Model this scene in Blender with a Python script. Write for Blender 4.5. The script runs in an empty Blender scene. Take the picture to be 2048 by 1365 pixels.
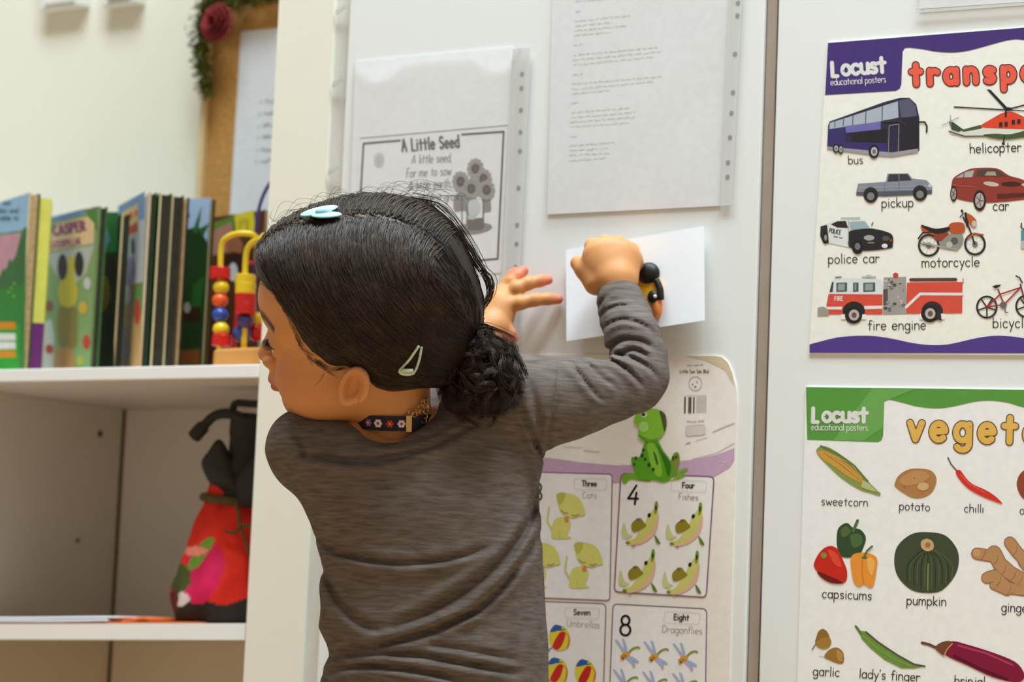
import bpy, math, random
import numpy as np
from mathutils import Vector, Matrix
random.seed(4)
rng = np.random.default_rng(7)
SC = bpy.context.scene
COL = SC.collection

# ------------------------------------------------------------------ camera
FPX = 4700.0
YAW, PITCH, ROLL = [math.radians(a) for a in (31.5, 6.2, 2.35)]
DIST, CAMH = 2.05, 0.66
cF = np.array([-math.sin(YAW) * math.cos(PITCH), math.cos(YAW) * math.cos(PITCH), math.sin(PITCH)])
_r0 = np.array([math.cos(YAW), math.sin(YAW), 0.0])
_u0 = np.cross(_r0, cF)
cR = _r0 * math.cos(ROLL) + _u0 * math.sin(ROLL)
cU = _u0 * math.cos(ROLL) - _r0 * math.sin(ROLL)
cC = np.array([DIST * math.tan(YAW), -DIST, CAMH])
cam_data = bpy.data.cameras.new('camera')
cam = bpy.data.objects.new('camera', cam_data)
COL.objects.link(cam)
cam.matrix_world = Matrix(((cR[0], cU[0], -cF[0], cC[0]), (cR[1], cU[1], -cF[1], cC[1]),
                           (cR[2], cU[2], -cF[2], cC[2]), (0, 0, 0, 1)))
cam_data.sensor_width = 36.0
cam_data.lens = FPX / 2048.0 * 36.0
cam_data.clip_start = 0.05
cam_data.dof.use_dof = True
cam_data.dof.focus_distance = 2.12
cam_data.dof.aperture_fstop = 5.6
SC.camera = cam

# ------------------------------------------------------------------ world, lights, exposure
world = bpy.data.worlds.new('room_light')
SC.world = world
world.use_nodes = True
_bg = world.node_tree.nodes['Background']
_bg.inputs[0].default_value = (1.0, 0.89, 0.75, 1)
_bg.inputs[1].default_value = 0.33


def area(name, loc, target, sx, sy, power, color):
    d = bpy.data.lights.new(name, 'AREA')
    d.shape = 'RECTANGLE'
    d.size, d.size_y, d.energy, d.color = sx, sy, power, color
    o = bpy.data.objects.new(name, d)
    COL.objects.link(o)
    o.location = loc
    o.rotation_euler = (Vector(target) - Vector(loc)).to_track_quat('-Z', 'Y').to_euler()
    return o


area('ceiling_lamp', (-0.35, -0.85, 4.30), (-0.3, -0.5, 0.0), 1.6, 0.8, 112, (0.78, 0.92, 1.0))
area('ceiling_lamp', (1.5, -0.85, 4.30), (1.2, -0.5, 0.0), 1.6, 0.8, 150, (0.78, 0.92, 1.0))
SC.view_settings.view_transform = 'Standard'
SC.view_settings.look = 'None'
SC.view_settings.exposure = 0.15
SC.view_settings.gamma = 1.0


# ------------------------------------------------------------------ pixel helpers (photo 2048 x 1365)
def ray(px, py):
    return cR * ((px - 1024.0) / FPX) - cU * ((py - 682.5) / FPX) + cF


def P(px, py, y=0.0):
    """point of the vertical plane y seen at a photo pixel"""
    d = ray(px, py)
    return cC + d * ((y - cC[1]) / d[1])


def PN(px, py, p0, n):
    d = ray(px, py)
    return cC + d * (np.dot(p0 - cC, n) / np.dot(d, n))


def W(px, py, z):
    """point at depth z from the camera"""
    return cC + ray(px, py) * z


def lin(c):
    out = []
    for v in c[:3]:
        v = v / 255.0
        out.append(v / 12.92 if v <= 0.04045 else ((v + 0.055) / 1.055) ** 2.4)
    return tuple(out)


# ------------------------------------------------------------------ materials
def mat(name, col, rough=0.6, var=0.06, scale=30.0, spec=0.4, bump=0.0, attr=False, metal=0.0, stretch=(1, 1, 1), bscale=None, sss=0.0):
    m = bpy.data.materials.new(name)
    m.use_nodes = True
    nt = m.node_tree
    b = nt.nodes['Principled BSDF']
    b.inputs['Roughness'].default_value = rough
    b.inputs['Specular IOR Level'].default_value = spec
    b.inputs['Metallic'].default_value = metal
    tc = nt.nodes.new('ShaderNodeTexCoord')
    mp = nt.nodes.new('ShaderNodeMapping')
    mp.inputs['Scale'].default_value = stretch
    nt.links.new(tc.outputs['Object'], mp.inputs['Vector'])
    nz = nt.nodes.new('ShaderNodeTexNoise')
    nz.inputs['Scale'].default_value = scale
    nz.inputs['Detail'].default_value = 4
    nt.links.new(mp.outputs[0], nz.inputs['Vector'])
    mix = nt.nodes.new('ShaderNodeMix')
    mix.data_type = 'RGBA'
    mix.blend_type = 'MULTIPLY'
    mix.inputs['Factor'].default_value = 1.0
    ramp = nt.nodes.new('ShaderNodeMapRange')
    ramp.inputs['From Min'].default_value = 0.3
    ramp.inputs['From Max'].default_value = 0.7
    ramp.inputs['To Min'].default_value = 1 - var
    ramp.inputs['To Max'].default_value = 1 + var
    nt.links.new(nz.outputs[0], ramp.inputs['Value'])
    if attr:
        a = nt.nodes.new('ShaderNodeAttribute')
        a.attribute_name = 'Col'
        nt.links.new(a.outputs['Color'], mix.inputs['A'])
    else:
        mix.inputs['A'].default_value = (*lin(col), 1)
    nt.links.new(ramp.outputs[0], mix.inputs['B'])
    nt.links.new(mix.outputs['Result'], b.inputs['Base Color'])
    if sss:
        b.inputs['Subsurface Weight'].default_value = sss
        b.inputs['Subsurface Radius'].default_value = (0.006, 0.002, 0.001)
        b.inputs['Subsurface Scale'].default_value = 1.0
    if bump:
        bp = nt.nodes.new('ShaderNodeBump')
        bp.inputs['Strength'].default_value = bump
        bp.inputs['Distance'].default_value = 0.001
        n2 = nz
        if bscale:
            n2 = nt.nodes.new('ShaderNodeTexNoise')
            n2.inputs['Scale'].default_value = bscale
            nt.links.new(mp.outputs[0], n2.inputs['Vector'])
        nt.links.new(n2.outputs[0], bp.inputs['Height'])
        nt.links.new(bp.outputs[0], b.inputs['Normal'])
    return m


def plastic_mat(name, alpha=0.86, tint=(250, 252, 255), rough=0.06):
    m = bpy.data.materials.new(name)
    m.use_nodes = True
    nt = m.node_tree
    out = nt.nodes['Material Output']
    nt.nodes.remove(nt.nodes['Principled BSDF'])
    tr = nt.nodes.new('ShaderNodeBsdfTransparent')
    tr.inputs[0].default_value = (0.998, 0.998, 0.998, 1)
    df = nt.nodes.new('ShaderNodeBsdfDiffuse')
    df.inputs[0].default_value = (*lin(tint), 1)
    gl = nt.nodes.new('ShaderNodeBsdfGlossy')
    gl.inputs['Roughness'].default_value = rough
    m1 = nt.nodes.new('ShaderNodeMixShader')
    m1.inputs[0].default_value = 1 - alpha
    nt.links.new(tr.outputs[0], m1.inputs[1])
    nt.links.new(df.outputs[0], m1.inputs[2])
    lw = nt.nodes.new('ShaderNodeLayerWeight')
    pw = nt.nodes.new('ShaderNodeMath')
    pw.operation = 'POWER'
    pw.inputs[1].default_value = 4.0
    nt.links.new(lw.outputs['Facing'], pw.inputs[0])
    fr = nt.nodes.new('ShaderNodeMath')
    fr.operation = 'MULTIPLY_ADD'
    fr.inputs[1].default_value = 0.4
    fr.inputs[2].default_value = 0.03
    nt.links.new(pw.outputs[0], fr.inputs[0])
    m2 = nt.nodes.new('ShaderNodeMixShader')
    nt.links.new(fr.outputs[0], m2.inputs[0])
    nt.links.new(m1.outputs[0], m2.inputs[1])
    nt.links.new(gl.outputs[0], m2.inputs[2])
    nt.links.new(m2.outputs[0], out.inputs[0])
    tc = nt.nodes.new('ShaderNodeTexCoord')
    nz = nt.nodes.new('ShaderNodeTexNoise')
    nz.inputs['Scale'].default_value = 9
    nt.links.new(tc.outputs['Object'], nz.inputs['Vector'])
    bp = nt.nodes.new('ShaderNodeBump')
    bp.inputs['Strength'].default_value = 0.35
    bp.inputs['Distance'].default_value = 0.01
    nt.links.new(nz.outputs[0], bp.inputs['Height'])
    nt.links.new(bp.outputs[0], gl.inputs['Normal'])
    return m


M = {
    'cream': mat('cream_wall_paint', (240, 237, 222), 0.7, 0.02, 4, 0.3, 0.05),
    'board': mat('white_laminate', (237, 239, 237), 0.35, 0.012, 3, 0.4),
    'tape': mat('clear_tape_strip', (214, 212, 205), 0.35, 0.08, 60, 0.5, 0.3, stretch=(1, 1, .2)),
    'gap': mat('beige_recess_strip', (168, 152, 138), 0.6, 0.05, 20),
    'shelf': mat('white_melamine', (226, 218, 206), 0.45, 0.02, 10, 0.4),
    'edge': mat('white_edge_band', (247, 246, 244), 0.35, 0.01, 10, 0.4),
    'hole': mat('dark_hole', (70, 60, 50), 0.8),
    'seam': mat('brown_gap_fill', (104, 80, 56), 0.8),
    'punch': mat('punched_hole_grey', (150, 148, 144), 0.8),
    'floor': mat('warm_vinyl_floor', (176, 140, 100), 0.5, 0.1, 6),
    'ceil': mat('white_ceiling_paint', (240, 240, 236), 0.8, 0.02, 5),
    'paper': mat('white_paper', (243, 244, 247), 0.6, 0.01, 8, 0.3),
    'print': mat('printed_paper', (255, 255, 255), 0.38, 0.03, 120, 0.35, attr=True),
    'cover': mat('printed_board', (255, 255, 255), 0.6, 0.05, 60, 0.12, attr=True),
    'pages': mat('page_board_edge', (186, 156, 112), 0.8, 0.2, 200, 0.2),
    'darkpages': mat('dark_page_edge', (48, 44, 30), 0.6, 0.3, 150, 0.3),
    'plastic': plastic_mat('clear_plastic', 0.985),
    'strip': plastic_mat('milky_plastic', 0.45, (236, 236, 232), 0.2),
    'cork': mat('cork', (196, 146, 84), 0.85, 0.18, 160, 0.1, 0.4),
    'wood': mat('light_wood_frame', (222, 196, 150), 0.5, 0.1, 30, stretch=(1, 1, .1)),
    'basewood': mat('varnished_wood', (222, 158, 84), 0.3, 0.12, 25, 0.5, stretch=(.2, 1, 1)),
    'moss': mat('green_moss', (82, 84, 34), 0.8, 0.5, 40, 0.1),
    'rose': mat('dried_rose', (150, 56, 60), 0.6, 0.25, 60, 0.2),
    'boxw': mat('white_plastic_box', (238, 238, 234), 0.4, 0.02, 20),
    'boxd': mat('grey_box_button', (150, 160, 162), 0.4, 0.02, 20),
    'red': mat('red_lacquer', (206, 30, 26), 0.25, 0.04, 20, 0.5),
    'yellow': mat('yellow_lacquer', (240, 205, 40), 0.25, 0.04, 20, 0.5),
    'orange': mat('orange_lacquer', (238, 96, 40), 0.25, 0.04, 20, 0.5),
    'blue': mat('blue_lacquer', (50, 78, 168), 0.25, 0.04, 20, 0.5),
    'violet': mat('violet_lacquer', (72, 52, 128), 0.3, 0.04, 20, 0.5),
    'bagblack': mat('black_nylon', (44, 42, 40), 0.7, 0.2, 80, 0.3, 0.3),
    'olive': mat('olive_webbing', (92, 78, 50), 0.8, 0.2, 200, 0.1),
    'bagprint': mat('floral_fabric', (255, 255, 255), 0.7, 0.1, 60, 0.2, attr=True),
    'folder': mat('orange_card', (224, 120, 62), 0.6, 0.05, 20),
    'skin': mat('skin', (255, 255, 255), 0.5, 0.05, 35, 0.35, 0.06, attr=True, bscale=420, sss=0.05),
    'eyewhite': mat('eye_white', (232, 226, 220), 0.12, 0.03, 60, 0.5),
    'iris': mat('dark_iris', (34, 20, 14), 0.08, 0.1, 60, 0.6),
    'hair': mat('dark_brown_hair', (54, 39, 28), 0.40, 0.45, 50, 0.42),
    'scalp': mat('hair_under_layer', (30, 21, 16), 0.6, 0.3, 60, 0.2),
    'shirt': mat('heather_grey_jersey', (104, 94, 88), 0.9, 0.3, 150, 0.15, 0.35, stretch=(0.35, 0.35, 2.6), bscale=700),
    'trouser': mat('dark_navy_cotton', (44, 40, 52), 0.9, 0.1, 60),
    'shoe': mat('black_rubber_shoe', (40, 38, 38), 0.6),
    'bow': mat('pale_blue_satin', (166, 222, 232), 0.5, 0.08, 70, 0.4),
    'clip': mat('pale_green_enamel', (206, 222, 196), 0.3, 0.12, 300, 0.5),
    'band': mat('navy_ribbon', (36, 28, 50), 0.7, 0.2, 200),
    'gold': mat('gold_clasp', (214, 176, 116), 0.25, 0.05, 50, 0.5, metal=0.9),
    'white': mat('white_thread', (230, 224, 226), 0.7),
    'redthread': mat('red_thread', (204, 52, 46), 0.7),
    'lilac': mat('lilac_thread', (140, 100, 150), 0.7),
    'beeblack': mat('black_foam', (22, 18, 18), 0.5, 0.2, 60),
    'beeyellow': mat('yellow_foam', (238, 178, 40), 0.5, 0.05, 60),
    'beeorange': mat('orange_foam', (236, 140, 70), 0.5, 0.05, 60),
}


# ------------------------------------------------------------------ object helpers
def obj(name, verts, faces, m, parent=None, smooth=True, cols=None, pcols=None):
    me = bpy.data.meshes.new(name)
    verts = np.asarray(verts, dtype=np.float64).reshape(-1, 3)
    if isinstance(faces, np.ndarray):
        nf, k = faces.shape
        me.vertices.add(len(verts))
        me.vertices.foreach_set('co', verts.ravel())
        me.loops.add(nf * k)
        me.loops.foreach_set('vertex_index', faces.ravel().astype(np.int32))
        me.polygons.add(nf)
        me.polygons.foreach_set('loop_start', (np.arange(nf) * k).astype(np.int32))
        me.update(calc_edges=True)
        me.validate()
    else:
        me.from_pydata([tuple(v) for v in verts], [], [tuple(int(i) for i in f) for f in faces])
    if cols is not None:                       # one colour per face
        a = me.color_attributes.new('Col', 'FLOAT_COLOR', 'CORNER')
        buf = []
        for p, c in zip(me.polygons, cols):
            buf.extend((*c, 1.0) * p.loop_total)
        a.data.foreach_set('color', buf)
    if pcols is not None:                      # one colour per vertex
        a = me.color_attributes.new('Col', 'FLOAT_COLOR', 'POINT')
        pc = np.ones((len(verts), 4), np.float32)
        pc[:, :3] = pcols
        a.data.foreach_set('color', pc.ravel())
    if smooth:
        me.polygons.foreach_set('use_smooth', [True] * len(me.polygons))
    me.materials.append(m)
    o = bpy.data.objects.new(name, me)
    COL.objects.link(o)
    if parent is not None:
        o.parent = parent
        o.matrix_parent_inverse = parent.matrix_basis.inverted()
    return o


def thing(name, loc, label, cat, group=None):
    o = bpy.data.objects.new(name, None)
    COL.objects.link(o)
    o.location = tuple(loc)
    o.empty_display_size = 0.02
    return tag(o, label, cat, group)


def tag(o, label, cat, group=None):
    o['label'], o['category'] = label, cat
    if group:
        o['group'] = group
    return o


def struct(o):
    o['kind'] = 'structure'
    return o


class MB:
    """collects simple solids for one mesh"""
    def __init__(s):
        s.v, s.f = [], []

    def add(s, v, f):
        n = len(s.v)
        s.v += [tuple(p) for p in v]
        s.f += [tuple(i + n for i in q) for q in f]
        return s

    def hexa(s, b, t):
        """b, t: four bottom and four top corners, same order"""
        return s.add(list(b) + list(t), [(3, 2, 1, 0), (4, 5, 6, 7), (0, 1, 5, 4), (1, 2, 6, 5), (2, 3, 7, 6), (3, 0, 4, 7)])

    def box(s, x0, x1, y0, y1, z0, z1):
        return s.hexa([(x0, y0, z0), (x1, y0, z0), (x1, y1, z0), (x0, y1, z0)],
                      [(x0, y0, z1), (x1, y0, z1), (x1, y1, z1), (x0, y1, z1)])

    def tube(s, pts, r, n=10, closed=False, cap=True):
        pts = [np.asarray(p, float) for p in pts]
        k = len(pts)
        rs = r if hasattr(r, '__len__') else [r] * k
        v = []
        prev = None
        for i in range(k):
            a = pts[(i - 1) % k] if (closed or i) else pts[0]
            b = pts[(i + 1) % k] if (closed or i < k - 1) else pts[-1]
            t = b - a
            t = t / (np.linalg.norm(t) + 1e-12)
            if prev is None:
                h = np.array([0, 0, 1.0]) if abs(t[2]) < .9 else np.array([1.0, 0, 0])
                u = np.cross(t, h)
            else:
                u = prev - t * np.dot(prev, t)
            u /= np.linalg.norm(u) + 1e-12
            prev = u
            w = np.cross(t, u)
            for j in range(n):
                an = 2 * math.pi * j / n
                v.append(pts[i] + (u * math.cos(an) + w * math.sin(an)) * rs[i])
        f = []
        for i in range(k if closed else k - 1):
            for j in range(n):
                a, b = i * n + j, i * n + (j + 1) % n
                c, d = ((i + 1) % k) * n + (j + 1) % n, ((i + 1) % k) * n + j
                f.append((a, b, c, d))
        if cap and not closed:
            f.append(tuple(range(n - 1, -1, -1)))
            f.append(tuple((k - 1) * n + j for j in range(n)))
        return s.add(v, f)

    def ball(s, c, r, nu=18, nv=12, axes=None):
        c = np.asarray(c, float)
        r = r if hasattr(r, '__len__') else (r, r, r)
        A = axes if axes is not None else np.eye(3)
        v = []
        for i in range(1, nv):
            th = math.pi * i / nv
            for j in range(nu):
                ph = 2 * math.pi * j / nu
                l = (r[0] * math.sin(th) * math.cos(ph), r[1] * math.sin(th) * math.sin(ph), r[2] * math.cos(th))
                v.append(c + A[0] * l[0] + A[1] * l[1] + A[2] * l[2])
        v += [c + A[2] * r[2], c - A[2] * r[2]]
        f = []
        for i in range(nv - 2):
            for j in range(nu):
                f.append((i * nu + j, (i + 1) * nu + j, (i + 1) * nu + (j + 1) % nu, i * nu + (j + 1) % nu))
        t, b = len(v) - 2, len(v) - 1
        for j in range(nu):
            f.append((t, j, (j + 1) % nu))
            f.append((b, (nv - 2) * nu + (j + 1) % nu, (nv - 2) * nu + j))
        return s.add(v, f)

    def build(s, name, m, parent=None, smooth=False):
        return obj(name, s.v, s.f, m, parent, smooth)


def bevel(o, w=0.002, n=2):
    b = o.modifiers.new('bevel', 'BEVEL')
    b.width, b.segments, b.limit_method = w, n, 'ANGLE'
    return o


# ------------------------------------------------------------------ stroke lettering
def arc(cx, cy, rx, ry, a0, a1, n=9):
    return [(cx + rx * math.cos(math.radians(a0 + (a1 - a0) * i / n)), cy + ry * math.sin(math.radians(a0 + (a1 - a0) * i / n))) for i in range(n + 1)]


_o = arc(.27, .3, .24, .3, 0, 360, 14)
GL = {
    'a': (.58, [_o, [(.51, .6), (.51, .0)]]), 'b': (.58, [[(.04, 1), (.04, 0)], _o]),
    'c': (.52, [arc(.27, .3, .24, .3, 45, 315)]), 'd': (.58, [_o, [(.51, 1), (.51, 0)]]),
    'e': (.56, [[(.04, .3), (.5, .33)] + arc(.27, .3, .24, .3, 8, 315, 12)]),
    'f': (.42, [[(.42, .92)] + arc(.3, .84, .12, .14, 70, 180, 5) + [(.18, 0)], [(.02, .58), (.36, .58)]]),
    'g': (.58, [_o, [(.51, .6), (.51, -.12)] + arc(.28, -.12, .23, .22, 0, -150, 7)]),
    'h': (.55, [[(.05, 1), (.05, 0)], [(.05, .35)] + arc(.27, .35, .21, .25, 170, 0, 7) + [(.48, 0)]]),
    'i': (.22, [[(.1, .58), (.1, 0)], [(.1, .82), (.1, .83)]]),
    'j': (.3, [[(.2, .58), (.2, -.15)] + arc(.05, -.15, .15, .18, 0, -100, 5), [(.2, .82), (.2, .83)]]),
    'k': (.52, [[(.05, 1), (.05, 0)], [(.44, .58), (.07, .25), (.46, 0)]]), 'l': (.2, [[(.1, 1), (.1, 0)]]),
    'm': (.82, [[(.05, .6), (.05, 0)], [(.05, .35)] + arc(.22, .38, .17, .22, 170, 0, 6) + [(.39, 0)], [(.39, .35)] + arc(.57, .38, .17, .22, 170, 0, 6) + [(.74, 0)]]),
    'n': (.55, [[(.05, .6), (.05, 0)], [(.05, .35)] + arc(.27, .35, .21, .25, 170, 0, 7) + [(.48, 0)]]),
    'o': (.56, [_o]), 'p': (.58, [[(.04, .6), (.04, -.38)], _o]), 'q': (.58, [_o, [(.51, .6), (.51, -.38)]]),
    'r': (.42, [[(.05, .6), (.05, 0)], [(.05, .32)] + arc(.26, .36, .2, .22, 170, 45, 5)]),
    's': (.48, [[(.4, .52)] + arc(.23, .45, .16, .14, 50, 230, 6) + arc(.22, .15, .18, .15, 50, -140, 7)]),
    't': (.46, [[(.22, .88), (.22, 0)], [(.02, .58), (.42, .58)]]),
    'u': (.55, [[(.05, .6), (.05, .25)] + arc(.26, .24, .21, .24, 180, 360, 7) + [(.47, .6)], [(.48, .3), (.48, 0)]]),
    'v': (.5, [[(.03, .6), (.24, 0), (.46, .6)]]), 'w': (.72, [[(.03, .6), (.19, 0), (.35, .5), (.51, 0), (.68, .6)]]),
    'x': (.5, [[(.04, .6), (.44, 0)], [(.44, .6), (.04, 0)]]), 'y': (.5, [[(.03, .6), (.25, .06)], [(.47, .6), (.12, -.36)]]),
    'z': (.48, [[(.05, .58), (.43, .58), (.04, 0), (.45, 0)]]),
    'A': (.72, [[(.03, 0), (.34, 1), (.66, 0)], [(.14, .36), (.54, .36)]]),
    'B': (.62, [[(.05, 0), (.05, 1)] + arc(.28, .76, .24, .24, 90, -90, 7) + [(.05, .52)], [(.3, .52)] + arc(.3, .26, .26, .26, 90, -90, 7) + [(.05, 0)]]),
    'C': (.64, [arc(.35, .5, .31, .5, 50, 310, 12)]), 'D': (.68, [[(.06, 0), (.06, 1)] + arc(.2, .5, .4, .5, 90, -90, 10) + [(.06, 0)]]),
    'E': (.56, [[(.5, 1), (.06, 1), (.06, 0), (.5, 0)], [(.06, .52), (.44, .52)]]), 'F': (.54, [[(.5, 1), (.06, 1), (.06, 0)], [(.06, .52), (.42, .52)]]),
    'I': (.22, [[(.1, 1), (.1, 0)]]), 'L': (.54, [[(.06, 1), (.06, 0), (.48, 0)]]),
    'O': (.74, [arc(.36, .5, .32, .5, 0, 360, 16)]), 'P': (.58, [[(.06, 0), (.06, 1)] + arc(.27, .74, .26, .26, 90, -90, 7) + [(.06, .48)]]),
    'R': (.62, [[(.06, 0), (.06, 1)] + arc(.27, .74, .26, .26, 90, -90, 7) + [(.06, .48)], [(.26, .48), (.56, 0)]]),
    'S': (.58, [[(.5, .86)] + arc(.28, .74, .22, .24, 40, 250, 7) + arc(.28, .26, .24, .26, 70, -150, 8)]),
    'T': (.58, [[(.28, 1), (.28, 0)], [(.02, 1), (.56, 1)]]), 'U': (.66, [[(.06, 1), (.06, .3)] + arc(.32, .3, .26, .3, 180, 360, 8) + [(.58, 1)]]),
    '3': (.58, [arc(.26, .75, .22, .24, 150, -80, 8) + arc(.26, .26, .25, .26, 80, -150, 9)]),
    '4': (.64, [[(.4, 1), (.04, .3), (.6, .3)], [(.46, .62), (.46, 0)]]),
    '8': (.6, [arc(.29, .75, .2, .23, 0, 360, 14), arc(.29, .27, .25, .27, 0, 360, 14)]),
    "'": (.16, [[(.08, 1), (.06, .8)]]), ',': (.2, [[(.1, .06), (.05, -.14)]]), '.': (.2, [[(.1, .02), (.1, .03)]]),
}


class Canvas:
    """flat printed art: shapes given where the photo shows them, laid on the sheet's own plane"""
    def __init__(s, p0, n, lift=0.0008, step=0.00009):
        s.p0, s.n = np.asarray(p0, float), np.asarray(n, float)     # n points out of the sheet
        s.n = s.n / np.linalg.norm(s.n)
        s.lift, s.step = lift, step
        s.v, s.f, s.c = [], [], []
        s.k, s.ox, s.oy = 1.0, 0.0, 0.0
        s.layer = 0
        s.micro = 0

    def view(s, k, ox, oy):
        s.k, s.ox, s.oy = k, ox, oy
        return s

    def at(s, x, y, lay=None):
        l = s.layer if lay is None else lay
        return PN(s.ox + x / s.k, s.oy + y / s.k, s.p0 + s.n * (s.lift + l * s.step + (s.micro % 40) * 2e-6), s.n)

    def poly(s, pts, col, lay=None):
        a = sum(p[0] * q[1] - q[0] * p[1] for p, q in zip(pts, pts[1:] + pts[:1]))
        if a > 0:
            pts = pts[::-1]
        n = len(s.v)
        s.micro += 1
        s.v += [s.at(x, y, lay) for x, y in pts]
        s.f.append(tuple(range(n, n + len(pts))))
        s.c.append(lin(col))
        return s

    def smooth(s, pts, col, lay=None, n=4):
        return s.poly(catmull(pts, n, True), col, lay)

    def ell(s, x, y, rx, ry, col, lay=None, rot=0.0, n=22):
        c, t = math.cos(math.radians(rot)), math.sin(math.radians(rot))
        return s.poly([(x + rx * math.cos(a) * c - ry * math.sin(a) * t, y + rx * math.cos(a) * t + ry * math.sin(a) * c)
                       for a in [2 * math.pi * i / n for i in range(n)]], col, lay)

    def line(s, pts, w, col, lay=None, closed=False):
        h = w / 2.0
        q = pts + [pts[0]] if closed else pts
        for (x0, y0), (x1, y1) in zip(q, q[1:]):
            d = math.hypot(x1 - x0, y1 - y0)
            if d > 1e-6:
                nx, ny = -(y1 - y0) / d * h, (x1 - x0) / d * h
                s.poly([(x0 + nx, y0 + ny), (x1 + nx, y1 + ny), (x1 - nx, y1 - ny), (x0 - nx, y0 - ny)], col, lay)
        if w * 1.0 / s.k > 1.6:
            for x, y in pts:
                s.ell(x, y, h, h, col, lay, n=10)
        return s

    def ring(s, x, y, rx, ry, w, col, lay=None, n=24):
        return s.line([(x + rx * math.cos(2 * math.pi * i / n), y + ry * math.sin(2 * math.pi * i / n)) for i in range(n)], w, col, lay, True)

    def rrect(s, pts, r, w, col, lay=None, fill=None):
        out = []
        for i in range(4):
            p, a, b = np.array(pts[i], float), np.array(pts[i - 1], float), np.array(pts[(i + 1) % 4], float)
            u, v = (a - p) / np.linalg.norm(a - p), (b - p) / np.linalg.norm(b - p)
            for t in (0, .25, .5, .75, 1):
                q = p + u * r * (1 - t) ** 2 + v * r * t ** 2
                out.append(tuple(q))
        if fill:
            s.poly(out, fill, lay)
        return s.line(out, w, col, (s.layer if lay is None else lay) + 1, True)

    def text(s, t, x, y, cap, wt, col, lay=None, slope=0.0, track=0.0, outline=None, italic=0.0, sx=1.0):
        ang = math.atan(slope)
        c, sn = math.cos(ang), math.sin(ang)
        l = s.layer if lay is None else lay
        cx = 0.0
        for ch in t:
            if ch == ' ':
                cx += cap * .42 * sx + track
                continue
            adv, strokes = GL[ch]
            for st in strokes:
                pts = []
                for gx, gy in st:
                    u, v = cx + (gx * sx + gy * italic) * cap, -gy * cap
                    pts.append((x + u * c - v * sn, y + u * sn + v * c))
                if outline:
                    s.line(pts, wt + outline[0], outline[1], l)
                s.line(pts, wt, col, l + (1 if outline else 0))
            cx += adv * cap * sx + track + wt * .35
        return s

    def scribble(s, x0, y0, x1, y1, w, col, h=7.0, lay=None):
        """a line of small print: words drawn as runs of tiny letters"""
        L = math.hypot(x1 - x0, y1 - y0)
        ux, uy = (x1 - x0) / L, (y1 - y0) / L
        p = 0.0
        while p < L - h:
            wl = min(random.uniform(2.5, 7.5) * h * .8, L - p)
            pts, q = [], 0.0
            while q < wl:
                v = random.choice((0, .5, .5, 1.0)) * h
                pts.append((x0 + ux * (p + q) + uy * v, y0 + uy * (p + q) - ux * v))
                q += h * .38
            if len(pts) > 1:
                s.line(pts, w, col, lay)
            p += wl + h * .7
        return s

    def sheet(s, pts, t, col, back=None):
        """the sheet itself: outline in photo pixels, thickness t behind the front"""
        a = sum(p[0] * q[1] - q[0] * p[1] for p, q in zip(pts, pts[1:] + pts[:1]))
        if a > 0:
            pts = pts[::-1]
        n = len(s.v)
        k = len(pts)
        fr = [PN(s.ox + x / s.k, s.oy + y / s.k, s.p0 + s.n * s.lift * .6, s.n) for x, y in pts]
        s.v += fr + [p - s.n * t for p in fr]
        s.f.append(tuple(range(n, n + k)))
        s.f.append(tuple(range(n + 2 * k - 1, n + k - 1, -1)))
        s.c += [lin(col), lin(back or col)]
        for i in range(k):
            j = (i + 1) % k
            s.f.append((n + i, n + k + i, n + k + j, n + j))
            s.c.append(lin(col))
        return s

    def build(s, name, m, parent=None):
        return obj(name, s.v, s.f, m, parent, False, cols=s.c)


def catmull(pts, n=4, closed=False):
    k = len(pts)
    out = []
    P_ = [np.asarray(p, float) for p in pts]
    for i in range(k if closed else k - 1):
        g = (lambda j: P_[j % k]) if closed else (lambda j: P_[min(max(j, 0), k - 1)])
        a, b, c, d = g(i - 1), g(i), g(i + 1), g(i + 2)
        for j in range(n):
            t = j / n
            out.append(tuple(.5 * (2 * b + (c - a) * t + (2 * a - 5 * b + 4 * c - d) * t * t + (3 * b - a - 3 * c + d) * t ** 3)))
    if not closed:
        out.append(tuple(P_[-1]))
    return out
# ------------------------------------------------------------------ setting
YB = 0.37                                    # the wall behind the bookcase
XPL, XPR = P(522, 690)[0], P(634, 690)[0]     # pillar left and right edge
XBL = P(666, 690)[0]                          # left edge of the first display board
XG0, XG1 = P(1509, 690)[0], P(1537, 690)[0]   # gap between the boards
XR = 1.9
ZT = 2.6
struct(MB().box(-2.6, 2.6, -3.4, 0.6, -0.05, 0.0).build('floor', M['floor']))
struct(MB().box(-2.6, 2.6, -3.4, 0.6, 4.42, 4.47).build('ceiling', M['ceil']))
struct(MB().box(-2.6, XPR, YB, YB + .08, 0.0, 4.42).build('wall_back', M['cream']))
struct(MB().box(XPL, XPR, 0.0, YB, 0.0, 4.42).build('wall_left', M['cream']))
struct(MB().box(XPR, 2.6, 0.024, 0.10, 0.0, 4.42).build('wall_right', M['cream']))
struct(MB().box(XPR, XBL, 0.006, 0.022, 0.0, 2.72).build('trim_1', M['tape']))
struct(MB().box(XG0 + .0015, XG1 - .003, 0.004, 0.0235, 0.0, 2.72).build('trim_2', M['gap']))
b1 = bevel(MB().box(XBL, XG0, 0.0, 0.022, 0.02, ZT).build('display_board', M['board']), .0015)
tag(b1, 'wide white display board behind the girl, hung with two plastic sleeves', 'board')
b2 = bevel(MB().box(XG1, XR, 0.0, 0.022, 0.02, ZT).build('display_board', M['board']), .0015)
tag(b2, 'white display board at the right holding the transport and vegetable posters', 'board')
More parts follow.
